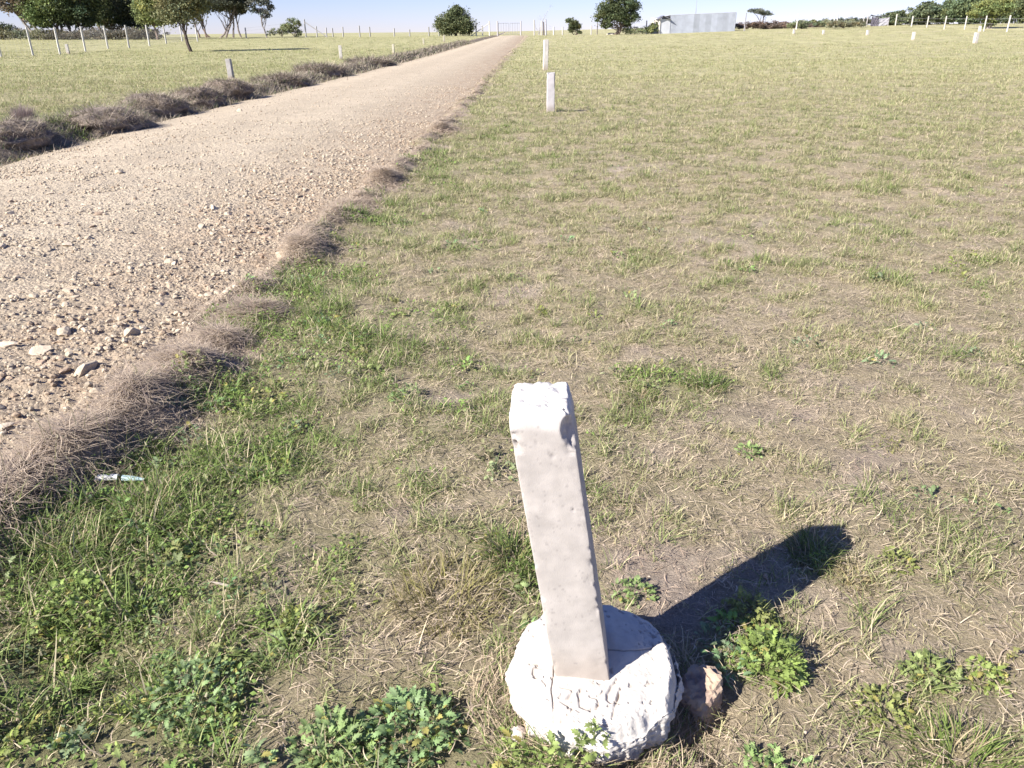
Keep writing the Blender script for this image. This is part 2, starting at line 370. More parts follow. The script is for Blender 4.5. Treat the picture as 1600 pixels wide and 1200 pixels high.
# ------------------------------------------------------------------ scatter in a wide wedge ahead
def scatter(bins, dens, mul=1.):
    xs = []; ys = []
    for k in range(len(dens)):
        y0, y1 = bins[k], bins[k+1]; hw = y1*.74+.75; n = int(dens[k]*mul*(y1-y0)*2*hw)
        xs.append(U(-hw, hw, n)); ys.append(U(y0, y1, n))
    return np.concatenate(xs), np.concatenate(ys)
BINS = [.75, 1.5, 2.5, 4, 6, 9, 14, 20, 30, 45, 70, 115]
PSX, PSY = at0(191, 764)
CLR = lambda x, y: (np.abs(x-PSX) < .11) & (y < PSY+.02) & (y > PSY-.13)
def grass():
    x, y = scatter(BINS, [760, 800, 980, 900, 620, 350, 170, 74, 28, 10, 3], 1.0)
    l = lush(x, y); b = bare(x, y); cl = .55*fbm(x, y, .16, 2, 51)+.45*fbm(x, y, .55, 3, 52)
    keep = (~onroad(x, y, -.05)) & ~CLR(x, y) & (U(0, 1, len(x)) < np.clip(.70+.45*l+8.*(cl-.50), .12, 1)*(1-.9*b)) & (np.hypot(x-.19, y-1.42) > .2)
    x, y, l, cl = x[keep], y[keep], l[keep], cl[keep]
    n = len(x); nb = 9; S = Soup()
    sc_ = np.clip(1+(y-4)/9., 1, 7)                         # farther tufts are whole clumps
    hgt = (.026+.020*l+.26*np.maximum(cl-.47, 0))*(1+.25*np.minimum(sc_-1, 3))*U(.6, 1.5, n)
    hgt = hgt*(1+.9*np.exp(-((x+1.2)**2+(y-1.7)**2)/.35**2))
    far = sstep(3, 25, y)
    pal_l = np.array([.19, .26, .075]); pal_o = np.array([.325, .335, .16]); pal_d = np.array([.56, .48, .30])
    k = np.clip(l*1.25+4.5*(cl-.54)+U(-.3, .3, n), 0, 1); dry = np.clip(U(-.5, .9, n)-.8*l-1.5*(cl-.5), 0, 1)
    c = pal_l*k[:, None]+pal_o*(1-k)[:, None]; c = c*(1-.85*dry)[:, None]+pal_d*(.85*dry)[:, None]
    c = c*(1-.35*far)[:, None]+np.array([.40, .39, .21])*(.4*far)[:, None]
    e = lambda a: np.repeat(a, nb)
    sp = e(.012+.012*l)*e(sc_)**1.3
    bx = e(x)+rng.normal(0, 1, n*nb)*sp; by = e(y)+rng.normal(0, 1, n*nb)*sp
    cc = e(np.arange(n)); col = c[cc]*U(.6, 1.35, n*nb)[:, None]; dd = U(0, 1, n*nb) < .22
    col[dd] = np.array([.60, .52, .34])*U(.7, 1.15, dd.sum())[:, None]
    ok = ~onroad(bx, by, -.02); bx, by, col, cc = bx[ok], by[ok], col[ok], cc[ok]
    m = len(bx); az = U(0, 2*math.pi, m); L_ = hgt[cc]*U(.6, 1.3, m); wd = (.0028+.0012*l[cc])*sc_[cc]**1.05*U(.7, 1.3, m)
    P = np.stack([bx, by, H(bx, by)-.004], 1); nr = by < 4
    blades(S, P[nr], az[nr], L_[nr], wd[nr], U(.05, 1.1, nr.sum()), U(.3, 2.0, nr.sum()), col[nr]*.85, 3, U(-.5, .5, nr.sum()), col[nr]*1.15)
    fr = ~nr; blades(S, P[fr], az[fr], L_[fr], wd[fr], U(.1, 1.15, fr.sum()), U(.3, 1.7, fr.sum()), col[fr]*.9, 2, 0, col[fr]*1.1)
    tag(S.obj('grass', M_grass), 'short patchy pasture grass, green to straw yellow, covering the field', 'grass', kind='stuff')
def straw():
    x, y = scatter(BINS[:9], [6200, 6200, 5600, 3800, 1800, 680, 220, 75], 1.0)
    l = lush(x, y); b = bare(x, y)
    keep = (~onroad(x, y, .05)) & (U(0, 1, len(x)) < np.clip(.6-.5*l-.15*b+.8*(fbm(x, y, .25, 2, 55)-.5), .08, 1)) & (np.hypot(x-.19, y-1.42) > .19)
    x, y, b = x[keep], y[keep], b[keep]; n = len(x); s = np.clip(1+(y-3)/6., 1, 5)
    P = np.stack([x, y, H(x, y)+(.001+.034*U(0, 1, n)**1.6*sstep(.3, .6, fbm(x, y, .12, 2, 58)))*np.sqrt(s)], 1)
    t = U(0, 1, n)[:, None]; c = np.array([.66, .55, .38])*t+np.array([.48, .385, .30])*(1-t); c = c*U(.6, 1.3, n)[:, None]
    c[b > .6] *= np.array([.85, .8, .82])
    az0 = fbm(x, y, .5, 2, 57)*9
    S = Soup(); blades(S, P, az0+rng.normal(0, .9, n), U(.018, .05, n)*np.where(U(0, 1, n) < .15, 2.2, 1.)*s**.5, U(.0014, .0034, n)*s**.9, U(1.1, 1.66, n), U(-.2, .8, n), c, 3, U(-1.1, 1.1, n))
    m = 2600; a = U(0, 6.28, m); r = U(.185, .30, m); x = .19+r*np.cos(a); y = 1.425+r*np.sin(a); t = U(0, 1, m)[:, None]
    c = (np.array([.62, .50, .34])*t+np.array([.36, .29, .22])*(1-t))*U(.6, 1.2, m)[:, None]; g = U(0, 1, m) < .25; c[g] = np.array([.2, .24, .09])*U(.7, 1.3, (g.sum(), 1))
    blades(S, np.stack([x, y, H(x, y)+U(0, .02, m)], 1), a+math.pi/2*np.sign(U(-1, 1, m))+rng.normal(0, .6, m), U(.025, .075, m), U(.0016, .0034, m), U(.5, 1.6, m), U(0, .9, m), c, 3, U(-1, 1, m))
    tag(S.obj('dry_straw', M_straw), 'matted dry straw lying on the soil between the grass', 'straw', kind='stuff')
def edge_straw():
    n = 46000; y = 1.2*np.exp(U(0, 1, n)**.8*math.log(55/1.2)); r = .07+rng.normal(0, .13, n)*(.8+.5*fbm(y*0, y, .8, 2, 59))
    r = r+.22*(fbm(y*0+3, y, .5, 3, 34)-.5); m = U(0, 1, n) < .10+1.2*sstep(.45, .62, fbm(r*1.5, y, .55, 2, 33)); y = y[m]; r = r[m]; n = len(y)
    x = XR(y)+r; s = np.clip(1+(y-3)/6., 1, 5); P = np.stack([x, y, Z(x, y)+.028*U(0, 1, n)**2], 1)
    t = U(0, 1, n)[:, None]; c = np.array([.56, .47, .35])*t+np.array([.34, .27, .22])*(1-t); c = c*U(.6, 1.25, n)[:, None]
    S = Soup(); blades(S, P, math.pi/2+.1+rng.normal(0, .75, n)+(U(0, 1, n) < .5)*math.pi, U(.03, .12, n), U(.0022, .0042, n)*s, U(1.3, 1.64, n), U(-.1, .4, n), c, 3, U(-1.2, 1.2, n))
    for (cx, cy, rad) in HEAPS:
        m = int(2600*min(1, rad*4)); a = U(0, 6.28, m); q = rad*1.15*np.abs(rng.normal(0, .55, m)); x = cx+q*np.cos(a); y = cy+(1.3 if cy < 4.5 else 2.6)*q*np.sin(a); s = np.clip(1+(y-3)/6., 1, 5)
        P = np.stack([x, y, Z(x, y)+.03*U(0, 1, m)**1.5], 1); t = U(0, 1, m)[:, None]; c = (np.array([.58, .48, .36])*t+np.array([.32, .25, .21] if cy < 4.5 else [.44, .35, .28])*(1-t))*U(.6, 1.2, m)[:, None]
        blades(S, P, .9+fbm(x, y, .3, 2, 15)*3+rng.normal(0, .6, m)+(U(0, 1, m) < .5)*math.pi, U(.06, .19, m), U(.0018, .0034, m)*s, U(1.25, 1.64, m), U(-.2, .5, m), c, 4, U(-1, 1, m))
    n = 42000; y = 8*np.exp(U(0, 1, n)**.9*math.log(85/8)); lft = .65+rng.normal(0, .38, n); x = XL(y)-lft; s = np.clip(y/9, 1, 7)
    P = np.stack([x, y, Z(x, y)+U(0, .03, n)], 1); t = U(0, 1, n)[:, None]; c = np.array([.44, .38, .30])*t+np.array([.19, .16, .13])*(1-t)
    g = U(0, 1, n) < .12; c[g] = np.array([.13, .17, .07])
    blades(S, P, U(0, 6.28, n), U(.06, .16, n)*np.sqrt(s), U(.003, .006, n)*s, U(.3, 1.6, n), U(.2, 1.2, n), c, 2, U(-1, 1, n))
    tag(S.obj('edge_straw', M_straw), 'grey brown dead grass raked along both edges of the gravel road', 'dead grass', kind='stuff')
# leaf shapes
def lobed(rows=15, lobes=4.5, wid=.30):
    t = np.linspace(0, 1, rows); env = np.sin(math.pi*np.clip(t*.93+.05, 0, 1))**.7; wv = wid*env*(.16+.84*np.abs(np.sin(math.pi*lobes*t))**.9)
    wv[t < .16] = .02
    V = []
    for i in range(rows):
        V += [(t[i]+.07*(wv[i] > .2), -wv[i], .12*wv[i]), (t[i], 0, 0), (t[i]+.07*(wv[i] > .2), wv[i], .12*wv[i])]
    V = np.array(V); V[:, 2] += .18*np.sin(math.pi*V[:, 0]) - .1*V[:, 0]
    F = []
    for i in range(rows-1): a = 3*i; F += [(a, a+1, a+4, a+3), (a+1, a+2, a+5, a+4)]
    return V, np.array(F)
LOB = lobed(); OVAL = (np.array([(0, 0, 0), (.5, -.32, .08), (1, 0, -.06), (.5, .32, .08), (.5, 0, 0)]), np.array([(0, 1, 4), (1, 2, 4), (4, 2, 3), (0, 4, 3)]))
def leaves(S, tmpl, P, az, el, size, col, roll=None):
    V, F = tmpl; n = len(P); ca, sa, ce_, se = np.cos(az), np.sin(az), np.cos(el), np.sin(el)
    ex = np.stack([ce_*ca, ce_*sa, se], 1); ey = np.stack([-sa, ca, 0*sa], 1); ez = np.cross(ex, ey)
    if roll is not None:
        c, s = np.cos(roll)[:, None], np.sin(roll)[:, None]; ey, ez = ey*c+ez*s, ez*c-ey*s
    W = P[:, None]+size[:, None, None]*(V[None, :, 0:1]*ex[:, None]+V[None, :, 1:2]*ey[:, None]+V[None, :, 2:3]*ez[:, None])
    S.add(W, F, col)
LEAFC = np.array([.235, .30, .105])
def weed_patch(S, cx, cy, r, n, size=.045, hgt=.05, col=LEAFC, tm=None):
    n = int(n*2.3); fl = U(0, 1, n) < .06
    a = U(0, 6.28, n); q = np.sqrt(U(0, 1, n))*r*(.75+.5*noise2(a*2, a*0+cx*9, 3)); x = cx+q*np.cos(a); y = cy+q*np.sin(a)
    ok = np.hypot(x-.19, y-1.425) > .235; x, y, a, q, fl = x[ok], y[ok], a[ok], q[ok], fl[ok]; n = len(x)
    h = hgt*np.clip(1.1-(q/r)**2, .1, 1)*U(.1, 1.15, n); P = np.stack([x, y, H(x, y)+h], 1)
    c = np.asarray(col)[None]*U(.7, 1.35, n)[:, None]*np.array([1, 1, 1])[None]+np.array([.03, .02, .03])*(U(0, 1, n) < .3)[:, None]; c[fl] = np.array([.42, .38, .12])*U(.7, 1.1, (fl.sum(), 1))
    leaves(S, tm or LOB, P, a+rng.normal(0, 1.0, n), U(-.25, 1.1, n), .55*size*U(.45, 1.4, n), c, rng.normal(0, .35, n))
    k = n//3; blades(S, np.stack([x[:k], y[:k], H(x[:k], y[:k])], 1), a[:k], h[:k]*1.4+.01, .003, .1, .5, c[:k]*.9, 2)
def weeds():
    S = Soup(); K = 0
    x, y = scatter(BINS[:7], [62, 60, 48, 22, 9, 4], 1.); l = lush(x, y)
    keep = (~onroad(x, y, -.06)) & (U(0, 1, len(x)) < np.clip(1.35*(l-.12), .035, 1)) & (np.hypot(x-.19, y-1.42) > .24)
    for (a, b_) in zip(x[keep], y[keep]):
        near = b_ < 3.2; weed_patch(S, a, b_, U(.03, .08), int(U(8, 22) if near else U(5, 12)), U(.028, .05)*(1 if near else 1.2), U(.02, .05), LEAFC*np.array([U(.8, 1.2), U(.85, 1.15), U(.7, 1.5)]))
    # tiny round leaves in the lush strip
    x, y = scatter(BINS[:7], [6500, 6500, 4500, 2000, 700, 200], 1.); l = lush(x, y); b = bare(x, y)
    keep = (~onroad(x, y, -.03)) & (U(0, 1, len(x)) < np.clip(1.25*(l-.38), 0, 1)*(1-b)*sstep(.35, .6, fbm(x, y, .18, 2, 53))) & (np.hypot(x-.19, y-1.42) > .22)
    x, y = x[keep], y[keep]; n = len(x); s = np.clip(1+(y-3)/5, 1, 3)
    c = np.array([.195, .285, .075])[None]*U(.65, 1.4, n)[:, None]
    leaves(S, OVAL, np.stack([x, y, H(x, y)+U(.004, .045, n)], 1), U(0, 6.28, n), U(-.3, .9, n), U(.009, .019, n)*s, c, rng.normal(0, .5, n))
    tag(S.obj('ground_weeds', M_leaf), 'low green creeping weeds and clover among the grass', 'weeds', kind='stuff')
    W = [(1205, 1035, .085, 150, .045, .08, 'bushy bright green weed right of the white concrete block, in front of the post shadow'),
         (870, 1195, .13, 200, .05, .07, 'lobed green weed growing against the front of the white concrete block'),
         (1170, 960, .07, 80, .04, .06, 'dark green weed inside the shadow of the leaning post'),
         (1455, 1050, .07, 70, .042, .035, 'pale green flat weed patch right of the bushy weed, on dry straw'),
         (1540, 1050, .05, 45, .038, .03, 'small pale green weed nearest the right edge of the photo, beside the flat weed patch'),
         (1380, 1100, .07, 70, .036, .03, 'blue green low weed patch among dry straw at the lower right'),
         (640, 1140, .12, 150, .048, .05, 'broad lobed weed left of the white block, at the bottom edge'),
         (520, 1160, .09, 100, .048, .04, 'dense lobed weed second to the left of the block, at the bottom edge'),
         (300, 1090, .13, 160, .04, .06, 'wide leafy weed mound in the lower left, right of the dark bare hollow'),
         (470, 980, .08, 80, .036, .03, 'grey green weed beside the bare brown patch in the lower left'),
         (1400, 880, .05, 45, .038, .03, 'small green weed beyond the tip of the post shadow'),
         (990, 925, .06, 50, .034, .025, 'low pale weed just behind the white concrete block'),
         (1170, 705, .045, 35, .034, .025, 'small dark green weed in dry grass right of the leaning post'),
         (130, 960, .14, 170, .04, .10, 'tall dark leafy weed clump at the left edge of the photo'),
         (1190, 1190, .05, 35, .035, .03, 'small weed at the bottom edge right of the block')]
    for (px, py, r, n, sz, h, lab) in W:
        x, y, z = at(px, py); T = Soup(); weed_patch(T, x, y, r, n, sz, h, LEAFC*np.array([U(.85, 1.15), U(.95, 1.15), U(.8, 1.3)]))
        if 'against the front' in lab:                       # its upright sprigs lean on the block
            for (sx, hh) in ((.075, .125), (.10, .10), (.045, .085), (-.02, .07)):
                bx = x+sx; by = y+.012; bz = float(H(bx, by)); tt_ = np.linspace(0, 1, 6)[:, None]; st = np.array([bx, by, bz])+tt_*np.array([.008, -.012, hh]); tube(T, st, .0018, (.22, .26, .12), 5)
                m_ = 16; tq = np.linspace(.25, 1, m_)[:, None]; leaves(T, LOB, np.array([bx, by, bz])+tq*np.array([.008, -.012, hh]), U(0, 6.28, m_), U(.1, 1.1, m_), U(.018, .032, m_), LEAFC[None]*U(.85, 1.35, m_)[:, None], rng.normal(0, .3, m_))
        T.V = [v-np.array([x, y, z]) for v in T.V]
        tag(T.obj('leafy_weed', M_leaf, loc=(x, y, z)), lab, 'weed', 'leafy weeds in the foreground')
def tufts():
    T = [(700, 930, .16, 620, .12, (.24, .22, .085), 'tall half dry olive grass tuft left of the leaning post'),
         (805, 870, .08, 420, .15, (.13, .18, .05), 'dark green grass tuft close behind the left side of the leaning post'),
         (1270, 860, .08, 350, .10, (.15, .19, .06), 'green grass tuft in the tip of the post shadow'),
         (1100, 600, .12, 500, .10, (.14, .20, .055), 'bright green grass tuft in the dry field right of the post top'),
         (1000, 620, .10, 350, .09, (.16, .20, .06), 'green grass tuft just right of the post top'),
         (60, 880, .22, 1200, .13, (.19, .25, .085), 'thick pale green grass clump at the left edge of the photo'),
         (230, 800, .18, 900, .12, (.13, .20, .05), 'long dark green grass clump below the broken plastic strip'),
         (1500, 1180, .10, 400, .12, (.17, .23, .06), 'green grass tuft in the bottom right corner'),
         (1330, 900, .06, 160, .07, (.36, .30, .16), 'dry yellow tuft beside the post shadow tip')]
    for (px, py, r, n, h, c, lab) in T:
        x0, y0, z0 = at(px, py); S = Soup(); a = U(0, 6.28, n); q = np.sqrt(U(0, 1, n))*r; x = x0+q*np.cos(a); y = y0+q*np.sin(a)
        ok = np.hypot(x-.19, y-1.42) > .2; x, y, a, q = x[ok], y[ok], a[ok], q[ok]; n = len(x)
        col = np.array(c)[None]*U(.7, 1.35, n)[:, None]; dd = U(0, 1, n) < .3; col[dd] = np.array([.45, .37, .23])*U(.6, 1.1, dd.sum())[:, None]
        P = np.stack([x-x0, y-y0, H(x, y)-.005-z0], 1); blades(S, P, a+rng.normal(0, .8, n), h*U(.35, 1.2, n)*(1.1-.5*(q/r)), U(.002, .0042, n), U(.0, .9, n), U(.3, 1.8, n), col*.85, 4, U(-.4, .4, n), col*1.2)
        tag(S.obj('grass_tuft', M_grass, loc=(x0, y0, z0)), lab, 'grass tuft', 'taller grass tufts near the camera')
def stalks():
    S = Soup(); n = 260; x = U(-1.7, -.75, n); y = U(1.25, 2.6, n); P = np.stack([x, y, H(x, y)], 1); az = U(0, 6.28, n); L_ = U(.10, .22, n)
    c = np.array([.30, .30, .14])[None]*U(.7, 1.3, n)[:, None]; tl = U(.1, .6, n); cu = U(.0, .4, n)
    blades(S, P, az, L_, .0022, tl, cu, c, 3)
    th = tl+cu*.5; tip = P+np.stack([np.sin(th)*np.cos(az), np.sin(th)*np.sin(az), np.cos(th)], 1)*L_[:, None]*.93
    k = U(0, 1, n) < .6; blades(S, tip[k]-[0, 0, .01], az[k], U(.010, .018, k.sum()), .0055, tl[k]*1.1, .2, np.array([.40, .36, .24])[None]*U(.8, 1.15, k.sum())[:, None], 3)
    tag(S.obj('seed_grass', M_grass), 'thin grass stalks with pale seed heads in the lower left', 'grass', kind='stuff')
grass(); straw(); edge_straw(); weeds(); tufts(); stalks()

# ------------------------------------------------------------------ stones
def icos(sub):
    import bmesh
    bm = bmesh.new(); bmesh.ops.create_icosphere(bm, subdivisions=sub, radius=1); bm.verts.ensure_lookup_table()
    V = np.array([v.co[:] for v in bm.verts]); F = np.array([[v.index for v in f.verts] for f in bm.faces]); bm.free(); return V, F
IC1 = icos(1); IC2 = icos(2); IC3 = icos(4)
def rockshape(ic, s, flatn=.7, cut=.55):
    V = ic[0].copy(); g = np.random.default_rng(s)
    for k in range(9):
        n = g.normal(0, 1, 3); n /= np.linalg.norm(n); d = V @ n; lim = g.uniform(cut, .95); V -= np.maximum(d-lim, 0)[:, None]*n
    V *= 1+.18*(fbm3(V[:, 0]+s*3.1, V[:, 1], V[:, 2], .6, 3, s)[:, None]-.5)
    return V*np.array([1, g.uniform(.65, .95), flatn*g.uniform(.8, 1.1)])
def gravel():
    S = Soup()
    bins = [.9, 2, 3.5, 5, 7, 10, 15, 25, 45]; dens = [1700, 1700, 1500, 1300, 1000, 480, 120, 20]
    xs = []; ys = []
    for k in range(len(dens)):
        n = int(dens[k]*(bins[k+1]-bins[k])*5); ys.append(U(bins[k], bins[k+1], n)); xs.append(U(0, 1, n))
    y = np.concatenate(ys); t = np.concatenate(xs); x = XR(y)*(1-t)+XL(y)*t+.06
    vis = x > -(y*.74+.8)
    dn = .10+.75*sstep(.45, .05, t)*sstep(.25, .6, fbm(x, y, .8, 3, 87)) + .8*sstep(.5, .68, fbm(x, y, .9, 3, 89))*(1-sstep(6, 16, y)) + .45*(1-sstep(2.5, 5, y))
    k = vis & (U(0, 1, len(y)) < np.clip(dn, 0, 1)); x, y, t = x[k], y[k], t[k]; n = len(x)
    s = .0038*np.exp(np.abs(rng.normal(0, .72, n)))*np.clip(1+(y-4)/9, 1, 3); s = np.minimum(s, .024)
    P = np.stack([x, y, Z(x, y)+s*.25], 1)
    br = (U(0, 1, n) < .12+.35*sstep(.35, 0, t))[:, None]
    col = np.where(br, np.array([.37, .285, .205]), np.array([.47, .40, .305]))*U(.72, 1.15, n)[:, None]
    for v in range(8):
        m = np.arange(n) % 8 == v; V = rockshape(IC1, 100+v, .65, .7); q = U(0, 6.28, m.sum()); c_, s_ = np.cos(q)[:, None], np.sin(q)[:, None]
        W = np.stack([V[None, :, 0]*c_-V[None, :, 1]*s_, V[None, :, 0]*s_+V[None, :, 1]*c_, np.broadcast_to(V[None, :, 2], (m.sum(), len(V)))], 2)*s[m][:, None, None]+P[m][:, None]
        S.add(W, IC1[1], col[m])
    m = 2600; y = 1.7*np.exp(U(0, 1, m)*math.log(7.5/1.7)); t = U(0, .8, m); x = XR(y)*(1-t)+XL(y)*t
    k = (x > -(y*.74+.8)) & (U(0, 1, m) < np.clip(3.2*(fbm(x, y, .7, 3, 89)-.42)+.25*(y < 3.2), 0, 1)); x, y = x[k], y[k]; m = len(x); s = U(.008, .021, m)
    P = np.stack([x, y, Z(x, y)+s*.1], 1); col = np.array([.45, .375, .28])[None]*U(.68, 1.12, m)[:, None]
    for v in range(6):
        q_ = np.arange(m) % 6 == v; V = rockshape(IC2, 500+v, .6, .38); q = U(0, 6.28, q_.sum()); c_, s_ = np.cos(q)[:, None], np.sin(q)[:, None]
        W = np.stack([V[None, :, 0]*c_-V[None, :, 1]*s_, V[None, :, 0]*s_+V[None, :, 1]*c_, np.broadcast_to(V[None, :, 2], (q_.sum(), len(V)))], 2)*s[q_][:, None, None]+P[q_][:, None]
        S.add(W, IC2[1], col[q_])
    # bits on the field soil
    x, y = scatter([.8, 2, 4, 8], [420, 260, 60]); k = (bare(x, y) > .12) & ~onroad(x, y, 0); x, y = x[k], y[k]; n = len(x); V = rockshape(IC1, 7, .7, .7)
    S.add(V[None]*(.0025*np.exp(np.abs(rng.normal(0, .55, n))))[:, None, None]+np.stack([x, y, H(x, y)], 1)[:, None], IC1[1], np.array([.40, .325, .265])[None]*U(.7, 1.2, n)[:, None])
    tag(S.obj('gravel', M_stone), 'crushed pale limestone gravel spread over the road', 'gravel', kind='stuff')
gravel()
def stones():
    protos = []
    for v in range(12):
        V = rockshape(IC2, 300+v, .62, .38); f = .5+.5*fbm3(V[:, 0], V[:, 1], V[:, 2], .7, 3, v)
        base = [(.43, .36, .27), (.39, .325, .245), (.46, .385, .30), (.34, .255, .185)][v % 4]
        protos.append(mesh('stone', V, IC2[1], M_stone, np.array(base)[None]*(.75+.5*f)[:, None]))
    def put(x, y, s, lab, grp):
        o = bpy.data.objects.new('stone', protos[rng.integers(12)]); C.objects.link(o)
        o.location = (x, y, float(Z(x, y))+s*.12); o.scale = (s, s*U(.7, 1.1), s*U(.6, 1)); o.rotation_euler = (U(-.3, .3), U(-.3, .3), U(0, 6.28))
        tag(o, lab, 'stone', grp)
    # the large ones the photo singles out
    for (px, py, wpx, lab) in [(103, 522, 26, 'large pale stone with a dark shadow on its right, behind the largest flat stone'), (136, 578, 38, 'large flat pale stone at the left side, nearest the straw ridge'),
            (100, 582, 22, 'rounded pale stone just left of the large flat one'), (68, 556, 30, 'flat half buried pale stone left of the rounded stone'), (15, 548, 26, 'pale slab half buried at the left edge of the photo'),
            (208, 522, 24, 'flat cream stone among the reddish rubble on the road'), (10, 668, 20, 'pale stone with a dark hollow above it at the left photo edge'),
            (15, 725, 30, 'cream slab stone at the left edge nearest the camera'), (110, 394, 18, 'grey brown stone alone on the road left side'), (150, 612, 16, 'pale stone in front of the large flat stone, by the straw'),
            (190, 500, 15, 'small pale stone behind the flat cream stone'), (430, 312, 14, 'dark brown clod lying on the road near its right edge'), (375, 176, 9, 'small dark stone alone near the far left edge of the road'),
            (1197, 900, 16, 'pinkish stone lying in the shadow of the leaning post'), (58, 470, 16, 'pale stone on the road left of the upper road boulder')]:
        x, y, z = at(px, py); put(x, y, wpx*mppx(x, y)*.62*1.05, lab, None)
    for k in range(285):
        while True:
            y = 1.9*math.exp(U(0, 1)*math.log(5.0)); t = U(0, 1)**1.4*.75; x = float(XR(y)*(1-t)+XL(y)*t)
            if x > -(y*.74+.8) and fbm(np.array([x]), np.array([y]), .9, 3, 89)[0] > .44: break
        put(x, y, .019*math.exp(abs(rng.normal(0, .42)))*(1+.03*y), 'loose pale limestone lump '+('beside the straw ridge on the near right of the road' if (t < .22 and y < 4.2) else 'on the reddish right shoulder of the road' if t < .22 else 'among the near rubble on the left part of the road' if y < 4.2 else 'on the paler middle of the gravel road'), 'loose stones on the road')
stones()
def rubble():
    x, y, z = at(1098, 1082); V = rockshape(IC3, 41, .95, .6)*.070; V[:, 2] *= 1.1
    V *= 1-.5*np.abs(fbm3(V[:, 0], V[:, 1], V[:, 2], .035, 4, 8)[:, None]-.5)+.3*(fbm3(V[:, 0], V[:, 1], V[:, 2], .012, 3, 18)[:, None]-.5)
    f = fbm3(V[:, 0], V[:, 1], V[:, 2], .03, 3, 4)[:, None]; f = sstep(.35, .65, f); c = np.array([.42, .325, .24])*(1-f)+np.array([.25, .185, .155])*f
    tag(obj('rock', V, IC3[1], M_stone, None, c, False, (x, y, z+.018)), 'rough pinkish brown rock touching the right side of the white concrete block', 'rock')
    x, y, z = at(806, 1150); V = rockshape(IC2, 44, .8, .6)*.030
    tag(obj('rock', V, IC2[1], M_stone, None, np.tile([.62, .53, .48], (len(V), 1)), False, (x, y, z+.012)), 'pale concrete lump at the lower left foot of the white block', 'rock')
rubble()

